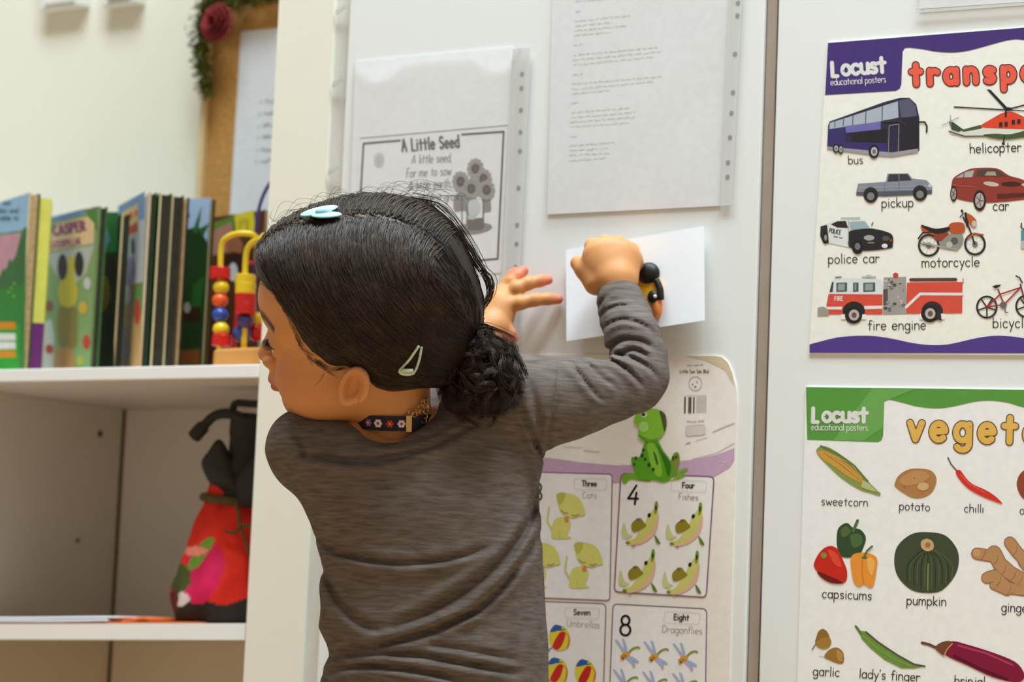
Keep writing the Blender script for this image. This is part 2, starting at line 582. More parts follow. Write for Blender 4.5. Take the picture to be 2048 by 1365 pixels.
for py, nm in ((20, 'topmost'), (165, 'middle'), (340, 'lowest')):
    a, b = P(672 - py * .047, py, -.001), P(694 - py * .047, py - 14, -.003)
    dz = np.array([0, 0, -.006])
    mb = MB().hexa([a, b, b + dz * .7, a + dz], [p + np.array([0, .0012, 0]) for p in (a, b, b + dz * .7, a + dz)])
    tag(mb.build('tape_scrap', M['tape']), nm + ' of the torn clear tape scraps along the left edge of the wide board', 'tape', 'tape scraps')

# ------------------------------------------------------------------ bookcase
XSL = -1.62
XD = P(236, 1000, YB - .02)[0]                # inner face of the divider
bk = thing('bookcase', (XPL - .5, .17, 0), 'white open bookcase left of the cream pillar, books along its top', 'bookcase')
zs = P(500, 729.5, .004)[2]                    # upper face of the top shelf
zsb = P(500, 757, .004)[2]
zl0, zl1 = P(60, 1248.5, .006)[2], P(480, 1247.5, .006)[2]
zt = P(480, 1281, .006)[2]
TH = zl1 - zt
o = bevel(MB().box(XSL, XPL - .001, .004, YB - .004, zsb, zs).build('top_shelf', M['shelf'], bk), .002)
o = bevel(MB().box(XSL, XPL - .001, -.001, .0035, zsb, zs - .0004).build('edge_band', M['edge'], o), .001)
xa, xb = P(60, 1248, .006)[0], P(480, 1248, .006)[0]
sl = (zl1 - zl0) / (xb - xa)


def zlow(x):
    return zl1 + sl * (x - xb)


X1 = XPL - .002
mb = MB().hexa([(XD, .006, zlow(XD) - TH), (X1, .006, zlow(X1) - TH), (X1, YB - .02, zlow(X1) - TH), (XD, YB - .02, zlow(XD) - TH)],
               [(XD, .006, zlow(XD)), (X1, .006, zlow(X1)), (X1, YB - .02, zlow(X1)), (XD, YB - .02, zlow(XD))])
o = mb.build('shelf', M['shelf'], bk)
mb = MB().hexa([(XD, .001, zlow(XD) - TH), (X1, .001, zlow(X1) - TH), (X1, .0055, zlow(X1) - TH), (XD, .0055, zlow(XD) - TH)],
               [(XD, .001, zlow(XD)), (X1, .001, zlow(X1)), (X1, .0055, zlow(X1)), (XD, .0055, zlow(XD))])
mb.build('edge_band', M['edge'], o)
dv = MB().box(XD - .018, XD, .006, YB - .0205, 0.0, zsb - .0005).build('divider', M['shelf'], bk)
for px, py, r in ((200, 868, .0045), (155, 1082, .003)):
    d = ray(px, py)
    q = cC + d * ((XD - cC[0]) / d[0])
    MB().tube([q + np.array([.0008, 0, 0]), q - np.array([.003, 0, 0])], r, 12).build('screw_hole', M['hole'], dv)
MB().box(XD + .0042, XPL - .002, YB - .018, YB - .004, 0.0, zsb - .0005).build('back_panel', M['shelf'], bk)
MB().box(XD - .006, XD + .0036, YB - .0145, YB - .0045, 0.0, zsb - .0005).build('gap_fill_strip', M['seam'], bk)  # brown strip fills the open corner gap, its shade put into the colour
MB().box(XSL, XSL + .018, .006, YB - .02, 0.0, zsb - .0005).build('side_panel', M['shelf'], bk)

# ------------------------------------------------------------------ board books on the bookcase
K2 = (3.5, 0, 370)


def book(label, px, py_top, y, vec, width, thick, colr, art=None, edge='pages', nlines=4, backcol=None, view=K2, ecol=(200, 180, 140)):
    """px: the near lower corner on the shelf; vec: direction of the cover from far to near"""
    e1 = np.array([vec[0], vec[1], 0.0])
    e1 /= np.linalg.norm(e1)
    e2 = np.array([-e1[1], e1[0], 0.0])       # away from the viewer
    c = np.array([P(px, 728, y)[0], y, zs])
    top = P(px + 14, py_top, y)[2]
    h = top - zs
    t = thing('board_book', c, label, 'book', 'board books standing on the bookcase')

    def blk(a0, a1, b0, b1, z0, z1):
        q = [c + e1 * a + e2 * b for a, b in ((a0, b0), (a1, b0), (a1, b1), (a0, b1))]
        return [p + np.array([0, 0, z0]) for p in q], [p + np.array([0, 0, z1]) for p in q]
    ct = .0022
    cv = Canvas(c, -e2, lift=.0003, step=.00008).view(*view)
    bq, tq = blk(-width, 0, 0, ct, .0004, h)
    n = len(cv.v)
    cv.v += bq + tq
    cv.f += [tuple(n + i for i in f) for f in ((3, 2, 1, 0), (4, 5, 6, 7), (0, 1, 5, 4), (1, 2, 6, 5), (2, 3, 7, 6), (3, 0, 4, 7))]
    cv.c += [lin(colr)] * 3 + [lin(ecol)] + [lin(colr)] * 2
    if art:
        art(cv)
    cv.build('front_cover', M['cover'], t)
    mb = MB()
    gap = (thick - 2 * ct) / nlines
    for i in range(nlines):
        b, tt = blk(-width + .002, -.0015 + .0012 * (i % 2), ct + gap * (i + .05), ct + gap * (i + .9), .0006, h - .002)
        mb.hexa(b, tt)
    mb.build('pages', M[edge], t)
    mb = MB().hexa(*blk(-width, 0, thick - ct, thick, .0004, h))
    obj('back_cover', mb.v, mb.f, M['cover'], t, False, cols=[lin(backcol or colr)] * 6)
    return t


def art1(c):
    c.poly([(-420, 400), (150, 320), (185, 290), (170, 1300), (-420, 1300)], (62, 140, 66), 0)
    c.poly([(-420, 380), (0, 350), (150, 330), (110, 500), (60, 560), (0, 640), (-420, 700)], (206, 160, 176), 1)
    c.poly([(-420, 700), (0, 640), (20, 580), (40, 620), (65, 510), (90, 570), (130, 420), (190, 300), (165, 700), (-420, 800)], (70, 118, 74), 2)
    c.poly([(-420, 1050), (140, 980), (130, 1300), (-420, 1300)], (54, 168, 58), 2)
    for y, col in ((960, (226, 150, 40)), (1040, (236, 236, 236)), (1100, (236, 236, 236)), (1160, (220, 150, 40))):
        c.poly([(-60, y), (108, y), (112, y + 48), (-60, y + 52)], col, 3)
    for x, y in ((80, 720), (95, 780), (60, 750), (100, 690)):
        c.ell(x, y, 6, 10, (150, 210, 90), 3)
    c.text('our', 22, 140, 34, 5, (70, 90, 110), 1)
    c.text('das and', -10, 195, 34, 5, (70, 90, 110), 1)
    c.text('nable to', -14, 248, 34, 5, (70, 90, 110), 1)


def art3(c):
    c.poly([(350, 230), (590, 170), (690, 150), (625, 1300), (290, 1300)], (140, 178, 120), 0)
    c.poly([(360, 225), (600, 165), (590, 210), (362, 262)], (110, 150, 205), 1)
    c.poly([(595, 180), (680, 150), (680, 330), (640, 260)], (86, 140, 70), 1)
    c.poly([(345, 480), (660, 420), (600, 620), (520, 700), (400, 640), (345, 540)], (196, 204, 206), 1)
    c.poly([(372, 280), (615, 222), (660, 270), (655, 410), (345, 465)], (244, 214, 170), 2)
    c.text('CASPER', 378, 355, 66, 17, (140, 60, 120), 3, slope=-.17, sx=.76, track=2)
    c.text('CATERPILLAR', 352, 446, 44, 8, (150, 74, 130), 3, slope=-.15, sx=.64, track=1)
    c.smooth([(480, 500), (520, 520), (520, 640), (545, 740), (530, 830), (480, 858), (430, 840), (405, 760), (420, 680), (470, 620)], (222, 206, 60), 3)
    c.ell(437, 575, 34, 92, (16, 16, 20), 4)
    c.ell(553, 555, 32, 88, (16, 16, 20), 4)
    c.smooth([(420, 850), (530, 860), (540, 1000), (530, 1140), (420, 1130), (400, 980)], (150, 136, 66), 2)
    c.ell(580, 860, 30, 44, (228, 190, 70), 3)
    c.ell(345, 850, 28, 40, (150, 84, 70), 2)
    c.ell(604, 1100, 26, 50, (206, 70, 62), 3)
    c.ell(610, 690, 26, 42, (214, 220, 224), 3)
    c.poly([(310, 960), (360, 940), (380, 1050), (375, 1290), (300, 1290)], (214, 218, 214), 2)
    c.ell(345, 1150, 30, 34, (200, 60, 54), 3)
    c.smooth([(390, 1160), (500, 1150), (520, 1290), (390, 1290)], (200, 150, 96), 3)
    c.ell(560, 1230, 26, 34, (190, 196, 90), 3)


def art4(c):
    c.poly([(690, 190), (830, 190), (815, 470), (690, 480)], (48, 132, 62), 0)
    c.poly([(690, 300), (740, 270), (770, 380), (735, 470), (692, 440)], (120, 160, 206), 1)
    c.ell(745, 590, 60, 90, (52, 34, 28), 1)
    c.ell(720, 760, 52, 130, (150, 118, 20), 1)
    c.poly([(660, 1000), (800, 900), (800, 1290), (640, 1290)], (30, 46, 26), 1)


def art5(c):
    c.poly([(826, 150), (1014, 45), (1010, 250), (826, 300)], (120, 160, 212), 0)
    c.poly([(826, 290), (1012, 240), (1000, 700), (815, 720)], (206, 214, 220), 0)
    c.poly([(815, 700), (1000, 680), (980, 1290), (790, 1290)], (214, 170, 110), 0)
    c.poly([(930, 700), (998, 680), (990, 900), (930, 930)], (110, 160, 84), 1)
    c.poly([(858, 190), (965, 130), (968, 330), (858, 385)], (240, 206, 130), 1)
    for x in (868, 905, 940):
        c.poly([(x, 262 - .5 * (x - 868)), (x + 24, 250 - .5 * (x - 868)), (x + 22, 205 - .55 * (x - 868)), (x + 2, 218 - .55 * (x - 868))], (226, 104, 78), 2)
    c.poly([(862, 315), (898, 296), (900, 360), (860, 384)], (196, 60, 40), 2)
    c.poly([(902, 292), (962, 255), (964, 318), (904, 352)], (214, 78, 62), 2)
    c.ell(872, 480, 15, 70, (40, 34, 40), 2)
    c.ell(930, 430, 13, 60, (60, 40, 44), 2)
    c.smooth([(868, 560), (930, 500), (945, 600), (915, 690), (880, 700), (855, 640)], (168, 150, 190), 2)
    c.ell(888, 770, 26, 66, (222, 220, 224), 3)
    c.smooth([(820, 800), (848, 780), (850, 960), (810, 1050), (780, 1040), (800, 930)], (214, 186, 40), 3)
    c.poly([(800, 1010), (880, 990), (895, 1200), (850, 1262), (818, 1180)], (170, 146, 190), 3)
    c.ell(960, 890, 20, 90, (214, 70, 56), 3)
    c.ell(840, 765, 12, 18, (200, 40, 40), 4)


def art9(c):
    c.poly([(1280, 100), (1476, 90), (1450, 420), (1280, 420)], (178, 202, 232), 0)
    c.poly([(1240, 330), (1390, 290), (1450, 400), (1415, 1260), (1220, 1260)], (40, 66, 30), 1)
    c.poly([(1345, 330), (1412, 145), (1400, 250), (1380, 340)], (50, 110, 46), 1)
    c.poly([(1390, 310), (1465, 270), (1420, 370)], (52, 96, 44), 1)
    c.poly([(1350, 700), (1430, 640), (1405, 860), (1340, 860)], (44, 98, 40), 2)
    c.poly([(1240, 870), (1400, 850), (1398, 960), (1240, 960)], (60, 40, 26), 2)
    c.poly([(1240, 1160), (1400, 1150), (1398, 1255), (1240, 1255)], (140, 80, 36), 2)
    c.ell(1310, 860, 24, 38, (170, 160, 140), 3)
    c.ell(1305, 215, 24, 24, (70, 100, 60), 3)


def art10(c):
    c.poly([(1475, 270), (1640, 215), (1640, 330), (1470, 360)], (110, 150, 60), 0)
    c.poly([(1470, 330), (1620, 260), (1640, 460), (1470, 500)], (196, 140, 118), 1)
    c.poly([(1470, 500), (1800, 440), (1800, 1100), (1420, 1250)], (92, 52, 30), 0)
    c.ell(1640, 430, 60, 70, (170, 110, 74), 2)
    c.ell(1640, 540, 70, 70, (60, 36, 26), 2)
    c.ell(1632, 610, 32, 66, (220, 226, 230), 3)
    c.poly([(1640, 210), (1775, 175), (1790, 330), (1650, 330)], (240, 224, 60), 2)
    c.ell(1700, 255, 24, 26, (224, 196, 70), 3)
    c.poly([(1668, 250), (1690, 244), (1690, 320), (1670, 322)], (214, 200, 50), 3)
    c.poly([(1720, 240), (1738, 236), (1740, 312), (1722, 316)], (208, 192, 40), 3)


VB = (.80, -.60)
book('blue board book with pink hill cover at the left end of the row', 37, 386, .035, (.90, -.43), .15, .0144, (160, 204, 240), art1, nlines=5, backcol=(60, 70, 40))


def art2(c):
    c.poly([(230, 960), (305, 960), (292, 1290), (205, 1290)], (98, 40, 96), 0)


t = book('thin book with yellow spine and purple foot beside the blue book', 59, 397, .050, (.66, -.75), .045, .014, (214, 212, 100), None, nlines=2, backcol=(210, 206, 96))
# its spine band
e1 = np.array([.66, -.75, 0]) / np.linalg.norm([.66, -.75])
c2 = np.array([P(59, 728, .05)[0], .05, zs])
zm = P(88, 645, .05)[2] - zs
e2 = np.array([-e1[1], e1[0], 0])
for nm, z0, z1, col in (('spine', zm, P(73, 397, .05)[2] - zs, (206, 200, 92)), ('spine_foot', .0004, zm, (104, 46, 104))):
    q = [c2 + e1 * a + e2 * b for a, b in ((-.0006, -.0004), (.0008, -.0004), (.0008, .0144), (-.0006, .0144))]
    mb = MB().hexa([p + np.array([0, 0, z0]) for p in q], [p + np.array([0, 0, z1]) for p in q])
    obj(nm, mb.v, mb.f, M['cover'], t, False, cols=[lin(col)] * 6)
book('board book titled CASPER CATERPILLAR with a yellow caterpillar cover', 180, 413, .03, VB, .132, .010, (150, 180, 130), art3, 'darkpages', 3, (60, 100, 50), ecol=(96, 120, 70))
book('dark green book tucked behind the caterpillar book', 226, 428, .062, VB, .10, .010, (44, 62, 36), art4, 'darkpages', 3)
book('board book with red title lettering over a purple figure on a pale blue cover', 279, 385, .03, (.74, -.67), .122, .009, (190, 196, 200), art5, 'darkpages', 3, (30, 60, 34))
book('thick dark book just right of the red title book', 300, 386, .036, (.74, -.67), .11, .014, (34, 80, 40), None, 'darkpages', 5, (60, 60, 40))
book('green topped book in the middle of the dark cluster', 325, 390, .05, (.74, -.67), .11, .014, (40, 104, 48), None, 'darkpages', 4, (70, 50, 30))
book('brown edged book against the jungle cover book', 345, 395, .062, (.74, -.67), .10, .009, (60, 44, 26), None, 'pages', 3, (40, 30, 20))
book('board book with green jungle leaves under a pale sky', 404, 398, .16, (.995, -.1), .12, .008, (60, 96, 50), art9, 'darkpages', 2, (90, 80, 40))
book('brown bear cover book with a yellow banner behind the bead maze', 515, 420, .195, (.97, -.25), .125, .010, (96, 60, 40), art10, 'pages', 3)

# ------------------------------------------------------------------ bead maze
YM = .055
bmz = thing('bead_maze', (P(470, 728, YM)[0], YM, zs), 'wooden bead maze toy with yellow wires at the right end of the book row', 'toy')
xl, xr = P(417, 710, .03)[0], XPL - .004
zb = P(440, 698, .03)[2]
mb = MB()
n = 20
for (z, r) in ((zs + .0004, 0), (zb, 0)):
    pass
xm = (xl + xr) / 2 + .02
pts = catmull([(xl, .05), (xl + .012, .028), (xm, .022), (xr - .006, .03), (xr - .002, .06), (xr - .006, .11), (xm, .125), (xl + .012, .115), (xl, .085)], 4, True)
mb.add([(x, y, zs + .0004) for x, y in pts] + [(x, y, zb) for x, y in pts],
       [tuple(range(len(pts) - 1, -1, -1)), tuple(range(len(pts), 2 * len(pts)))] +
       [(i, (i + 1) % len(pts), len(pts) + (i + 1) % len(pts), len(pts) + i) for i in range(len(pts))])
bevel(mb.build('base', M['basewood'], bmz), .004, 3)


def PM(px, py, y=YM):
    return P(px, py, y)


def wire(name, pix, y, m, r=.0028):
    pts = catmull([PM(a, b, y if not hasattr(y, '__len__') else y[i]) for i, (a, b) in enumerate(pix)], 6)
    pts[0] = (pts[0][0], pts[0][1], zb - .002)
    return MB().tube(pts, r, 10).build(name, m, bmz, True)


wire('wire', [(440, 690), (441, 600), (442, 500), (455, 475), (485, 467), (512, 476), (514, 520)], [.055, .055, .055, .055, .06, .07, .085], M['yellow'], .0034)
wire('wire', [(488, 690), (490, 620), (491, 520), (500, 490), (520, 478), (530, 470)], [.06, .06, .06, .06, .062, .066], M['yellow'], .0034)
wire('wire', [(512, 690), (511, 600), (511, 500), (514, 440), (525, 395), (545, 360), (570, 340)], [.09, .09, .09, .09, .095, .10, .105], M['violet'], .0022)
wire('wire', [(470, 690), (474, 620), (490, 535), (512, 528), (530, 530)], [.1, .1, .1, .1, .1], M['red'], .0024)
PXM = 1.0 / (np.linalg.norm(P(441, 600, YM) - P(442, 600, YM)) * math.cos(YAW * .9))


def bead(px, py, y, m, r=.0095, kind='ball', name='bead'):
    c = PM(px, py, y)
    mb = MB()
    if kind == 'ball':
        mb.ball(c, (r, r, r * .92))
        o = mb.build(name, m, bmz, True)
    else:
        mb.tube([c + np.array([0, 0, -r * .62]), c + np.array([0, 0, r * .62])], r * 1.12, 20)
        o = bevel(mb.build(name, m, bmz, False), .001)
    return o


bead(440, 547, YM, M['red'], .0108, 'drum')
bead(442, 575, YM, M['yellow'])
bead(440, 601, YM, M['orange'])
bead(440, 630, YM, M['blue'])
bead(442, 659, YM, M['yellow'])
bead(444, 682, YM, M['red'], .0105, 'drum')
for py in (561, 578):
    bead(491, py, .06, M['yellow'], .0105, 'drum')
for py in (600, 618):
    bead(491, py, .06, M['red'], .0108, 'drum')
bead(490, 643, .06, M['violet'])
bead(484, 668, .065, M['blue'], .011)
bead(515, 640, .085, M['yellow'])
bead(513, 664, .085, M['red'], .012)

# ------------------------------------------------------------------ drawstring bag on the lower shelf
YG = .10
bx = P(462, 1240, YG)[0]
zg = zlow(bx) + .0006
bag = thing('drawstring_bag', (bx, YG, zg), 'floral red drawstring backpack with black top on the lower shelf', 'bag')
sc = np.linalg.norm(P(362, 1150, YG) - P(462, 1150, YG)) / 100.0


def zpx(py):
    return P(462, py, YG)[2]


prof = [(1246, 70), (1243, 92), (1225, 98), (1190, 99), (1150, 93), (1110, 84), (1080, 78), (1050, 68), (1025, 58), (1008, 53), (995, 52), (975, 50), (950, 40)]
prof = catmull(prof, 10)
nu = 150
V, C, Fc = [], [], []
spots = [(rng.uniform(-3.2, 3.2), rng.uniform(1040, 1245)) for _ in range(26)]
pal = [(206, 36, 84), (60, 92, 40), (232, 60, 36), (66, 104, 44), (224, 214, 204), (40, 34, 34), (216, 40, 96)]
for i, (py, r) in enumerate(prof):
    for j in range(nu):
        a = 2 * math.pi * j / nu
        w = 1 + .035 * math.sin(5 * a + py * .05) + .03 * math.sin(9 * a - py * .02) + .012 * math.sin(17 * a + py * .03)
        x, y = math.cos(a) * r * sc * w, math.sin(a) * r * sc * w * .8
        V.append((bx + x, YG + y, max(zpx(py), zg)))
        al = math.atan2(y, x)
        u, v = x / sc, py
        col = (222, 46, 30)
        if py > 1196 + 14 * math.sin(a * 4):
            col = (46, 40, 36)
        if ((u + 6) / 40) ** 2 + ((v - 1150) / 62) ** 2 < 1 and y < 0:
            col = (208, 30, 84)
        if ((u + 62) / 34) ** 2 + ((v - 1165) / 34) ** 2 < 1 and y < 0:
            col = (74, 84, 40)
        if ((u + .55 * (v - 1110) + 14) / 15) ** 2 + ((v - 1112) / 34) ** 2 < 1 and y < 0:
            col = (110, 148, 52)
        if ((u + 45) / 24) ** 2 + ((v - 1203) / 14) ** 2 < 1 and y < 0:
            col = (206, 196, 186)
        if ((u + 78) / 12) ** 2 + ((v - 1122) / 12) ** 2 < 1 and y < 0:
            col = (222, 208, 196)
        if ((u + 82) / 24) ** 2 + ((v - 1208) / 22) ** 2 < 1 and y < 0:
            col = (104, 34, 30)
        if ((u + 30) / 30) ** 2 + ((v - 1106) / 9) ** 2 < 1 and y < 0:
            col = (240, 140, 120)  # pink highlight painted into the fabric colour
        if y > 0:
            q = min(range(26), key=lambda k: ((al - spots[k][0]) * 60) ** 2 + (py - spots[k][1]) ** 2)
            col = pal[q % 7]
        C.append(lin(col))
for i in range(len(prof) - 1):
    for j in range(nu):
        Fc.append((i * nu + j, i * nu + (j + 1) % nu, (i + 1) * nu + (j + 1) % nu, (i + 1) * nu + j))
Fc.append(tuple(range(nu - 1, -1, -1)))
Fc.append(tuple((len(prof) - 1) * nu + j for j in range(nu)))
obj('bag_body', V, Fc, M['bagprint'], bag, True, pcols=np.array(C))
ring = [(bx + math.cos(a) * 56 * sc, YG + math.sin(a) * 47 * sc, zpx(1003) + .004 * math.cos(a) * -1) for a in np.linspace(0, 2 * math.pi, 40)[:-1]]
mb = MB().tube(ring, .0052, 10, True)
mb.build('band', M['olive'], bag, True)


def leafpatch(name, pix, y0, bulge, m, parent):
    """thick cloth flap: outline in photo pixels on the plane y0, rounded towards the viewer"""
    ring_ = catmull(pix, 4, True)
    cx, cy = np.mean([p[0] for p in ring_]), np.mean([p[1] for p in ring_])
    v, f = [], []
    k = len(ring_)
    for s_ in (1.0, .8, .5, .2):
        for (x, y) in ring_:
            v.append(P(cx + (x - cx) * s_, cy + (y - cy) * s_, y0 - bulge * (1 - s_ ** 2)))
    for l in range(3):
        for j in range(k):
            f.append((l * k + j, l * k + (j + 1) % k, (l + 1) * k + (j + 1) % k, (l + 1) * k + j))
    f.append(tuple(3 * k + j for j in range(k)))
    o = obj(name, v, f, m, parent, True)
    s = o.modifiers.new('solid', 'SOLIDIFY')
    s.thickness, s.offset = .003, 0
    return o


leafpatch('flap', [(405, 930), (418, 905), (440, 880), (462, 920), (478, 965), (482, 988), (455, 988), (428, 975)], YG - .025, .012, M['bagblack'], bag)
leafpatch('flap', [(470, 965), (485, 940), (510, 915), (540, 910), (545, 980), (520, 1010), (480, 1012)], YG - .03, .012, M['bagblack'], bag)
mb = MB().tube(catmull([(bx + (480 - 462) * sc, YG, zpx(1000)), (bx + 20 * sc, YG, zpx(920)), (bx + 20 * sc, YG + .002, zpx(870)), (bx + 24 * sc, YG, zpx(832))], 5),
               [42 * sc] * 5 + [34 * sc] * 5 + [36 * sc] * 6, 20)
mb.build('gathered_neck', M['bagblack'], bag, True)
mb = MB().tube([P(x, y, YG - .02) for x, y in catmull([(490, 838), (458, 828), (430, 832), (410, 850), (388, 874)], 5)], [.006] * 16 + [.0085] * 5, 8)
mb.build('strap', M['bagblack'], bag, True)
mb = MB().tube([P(x, y, YG - .015) for x, y in catmull([(466, 832), (470, 808), (500, 808), (540, 812), (545, 840)], 5)], .0042, 8)
mb.build('strap', M['bagblack'], bag, True)
mb = MB().tube([P(x, y, YG - .047) for x, y in catmull([(472, 1010), (478, 1030), (480, 1050), (500, 1052), (520, 1050)], 5)], .0022, 8)
mb.build('cord', M['olive'], bag, True)
for pix in ([(452, 1062), (470, 1066), (480, 1052)], [(480, 1055), (490, 1080), (498, 1110)]):
    mb = MB().tube([P(x, y, YG - .047) for x, y in catmull(pix, 5)], .0018, 8)
    mb.build('cord', M['olive'], bag, True)


# ------------------------------------------------------------------ loose papers on the lower shelf
def slab(pix_front, yf, yb, t, wav=0.0, seed=0, droop=0.0, lift=.0004):
    x0, x1 = P(pix_front[0], 1247, yf)[0], P(pix_front[1], 1247, yf)[0]
    x0 = max(x0, XD + .003)
    nx, ny = 14, 10
    v, f = [], []
    for k in (0, 1):
        for j in range(ny + 1):
            y = yf + (yb - yf) * j / ny
            for i in range(nx + 1):
                x = x0 + (x1 - x0) * i / nx
                z = zlow(x) + lift + t * k + wav * (1 + math.sin(i * .55 + seed)) * (i / nx + .2)
                if droop and y < .0:
                    z -= droop * (-y) * (1 - (i / nx)) * 1.1
                v.append((x, y, z))
    n = (nx + 1) * (ny + 1)
    for j in range(ny):
        for i in range(nx):
            a = j * (nx + 1) + i
            f.append((a + n, a + n + 1, a + n + nx + 2, a + n + nx + 1))
            f.append((a + nx + 1, a + nx + 2, a + 1, a))
    for i in range(nx):
        f.append((i, i + 1, i + 1 + n, i + n))
        a = ny * (nx + 1) + i
        f.append((a + 1, a, a + n, a + 1 + n))
    for j in range(ny):
        a = j * (nx + 1)
        f.append((a + nx + 1, a, a + n, a + nx + 1 + n))
        a += nx
        f.append((a, a + nx + 1, a + nx + 1 + n, a + n))
    return v, f


v, f = slab((-70, 372), .012, .20, .0016)
tag(obj('card_folder', v, f, M['folder'], None, False), 'orange card folder lying flat under the white papers', 'folder')
for i, (a, b) in enumerate(((-80, 210), (-100, 235))):
    v, f = slab((a, b), .008 + .004 * i, .17, .0022, .0003, i, lift=.0025 + .0035 * i)
    tag(obj('paper_sheaf', v, f, M['paper'], None, False), ('upper' if i else 'lower') + ' sheaf of white paper on the orange folder, lower shelf', 'paper', 'papers on the lower shelf')
v, f = slab((226, 300), .02, .10, .003, .0012, 2, lift=.0022)
tag(obj('folded_card', v, f, M['folder'], None, False), 'small folded orange card lying right of the white papers', 'card')

# ------------------------------------------------------------------ wall boxes, corkboard, garland on the back wall
def wallbox(px0, px1, pyb, label, btn):
    a, b = P(px0, pyb, YB - .018), P(px1, pyb, YB - .018)
    t = thing('wall_box', ((a[0] + b[0]) / 2, YB - .015, a[2] + .05), label, 'wall box', 'white boxes high on the wall')
    bevel(MB().box(a[0], b[0], YB - .018, YB, a[2], a[2] + .085).build('housing', M['boxw'], t), .003)
    MB().box(a[0] + .012, b[0] - .012, YB - .021, YB - .0175, a[2] + .008, a[2] + .07).build('button', M['boxd'] if btn else M['boxw'], t)


wallbox(78, 163, 22, 'left white wall box at the top left corner', False)
wallbox(203, 274, 14, 'white wall box between the left box and the corkboard', True)
xk0, zk1, zk0 = P(398, 280, YB - .02)[0], P(470, -6, YB - .02)[2], P(400, 560, YB - .02)[2]
cb = thing('corkboard', (xk0 + .25, YB - .01, zk0), 'wood framed corkboard on the wall above the books', 'corkboard')
MB().box(xk0 + .009, xk0 + .6, YB - .014, YB - .0005, zk0, zk1).build('cork_panel', M['cork'], cb)
mb = MB().box(xk0, xk0 + .0088, YB - .022, YB - .0005, zk0, zk1 + .012)
mb.box(xk0 + .0088, xk0 + .6, YB - .022, YB - .0005, zk1 + .0004, zk1 + .012)
bevel(mb.build('frame', M['wood'], cb), .001)
cv = Canvas((0, YB - .0148, 0), (0, -1, 0), .0006).view(3.102, 0, 0)
cv.sheet([(1495, 195), (2200, 130), (2130, 1500), (1415, 1500)], .0006, (232, 236, 242))
for i, (x, y) in enumerate(((1620, 640), (1612, 718), (1605, 790), (1603, 862), (1597, 940), (1592, 1012))):
    cv.ell(x, y - 6, 5, 5, (110, 118, 126), 1)
    cv.scribble(x + 26, y, x + 420, y - 30, 5, (120, 128, 136), 20, 1)
tag(cv.build('paper_notice', M['print']), 'white typed notice pinned on the corkboard', 'paper')

g = thing('moss_garland', P(410, 100, YB - .03), 'green moss garland over the corkboard corner with a dried rose', 'garland')
mb = MB()
path = catmull([P(600, -22, YB - .03), P(520, -8, YB - .03), P(450, -2, YB - .032), P(412, 20, YB - .034), P(403, 90, YB - .034), P(408, 150, YB - .032), P(415, 185, YB - .03)], 12)
mb.tube(path, [.006 + .003 * math.sin(i * .8) for i in range(len(path) - 6)] + [.006, .005, .004, .003, .002, .001], 8)
for i in range(1200):
    k = random.randrange(len(path))
    fall = 1.0 if k < len(path) - 12 else .65
    c = np.array(path[k]) + rng.normal(size=3) * .0068 * fall
    c[1] = min(c[1], YB - .024)
    d = rng.normal(size=3) + np.array([0, -.5, -.3])
    d /= np.linalg.norm(d)
    L = random.uniform(.006, .014) * fall
    w = np.cross(d, rng.normal(size=3))
    w = w / np.linalg.norm(w) * .0016
    e = c + d * L
    e[1] = min(e[1], YB - .023)
    m_ = (c + e) / 2
    mb.add([c - w * .4, c + w * .4, m_ + w, e, m_ - w], [(0, 1, 2, 3, 4)])
mb.build('moss', M['moss'], g)
rc = P(430, 44, YB - .05)
mb = MB()
for ringi, (n, rad, h, tilt) in enumerate(((7, .026, .012, .55), (6, .020, .016, .8), (5, .014, .020, 1.05), (4, .008, .023, 1.3))):
    for q in range(n):
        a = 2 * math.pi * q / n + ringi * .5
        ca, sa = math.cos(a), math.sin(a)
        grid, ff = [], []
        for iu in range(6):
            u = -1 + 2 * iu / 5
            for iv in range(5):
                v_ = iv / 4
                aa = a + u * (1.1 * math.pi / n) * (1 - .35 * v_ ** 3)
                rr = rad * (.25 + .75 * math.sin(v_ * math.pi / 2)) + .0012 * u * u
                hh = h * (1 - (1 - v_) ** 1.6) - .004 * max(0, v_ - .75) * 4 * (1.4 - tilt)
                grid.append(rc + np.array([math.cos(aa) * rr, -hh + .012, math.sin(aa) * rr]))
        for iu in range(5):
            for iv in range(4):
                b = iu * 5 + iv
                ff.append((b, b + 1, b + 6, b + 5))
        mb.add(grid, ff)
o = mb.build('rose', M['rose'], g, True)
s = o.modifiers.new('solid', 'SOLIDIFY')
s.thickness = .0012
# ------------------------------------------------------------------ wall posters
NB = (0, -1, 0)
INK = (44, 38, 36)
cv = Canvas((0, -.0012, 0), NB, .0004).view(3.792, 1600, 40)
cv.sheet([(208, 172), (2768, -28), (2768, 2548), (66, 2533)], .0014, (246, 245, 236))
PU = (74, 54, 122)
wave = catmull([(2800, 170), (2400, 250), (2000, 200), (1700, 152), (1600, 150), (1480, 178), (1350, 215), (1250, 238), (1150, 247), (1030, 240), (930, 222), (830, 210)], 3)
cv.poly([(212, 174), (1700, 58), (2768, -26), (2768, 160)] + wave + [(795, 213), (778, 240), (768, 490), (755, 522), (725, 538), (190, 570)], PU, 0)
WH = (232, 230, 226)
cv.text('L', 242, 428, 104, 30, WH, 1, slope=-.05, sx=.85)
cv.text('ocust', 320, 418, 122, 30, WH, 1, slope=-.075, track=-4, sx=.98)
cv.line([(345, 362), (345, 404)], 5, PU, 3).line([(325, 385), (366, 382)], 5, PU, 3)
cv.text('educational posters', 232, 497, 52, 5, WH, 1, slope=-.058, sx=.83, track=-.5)
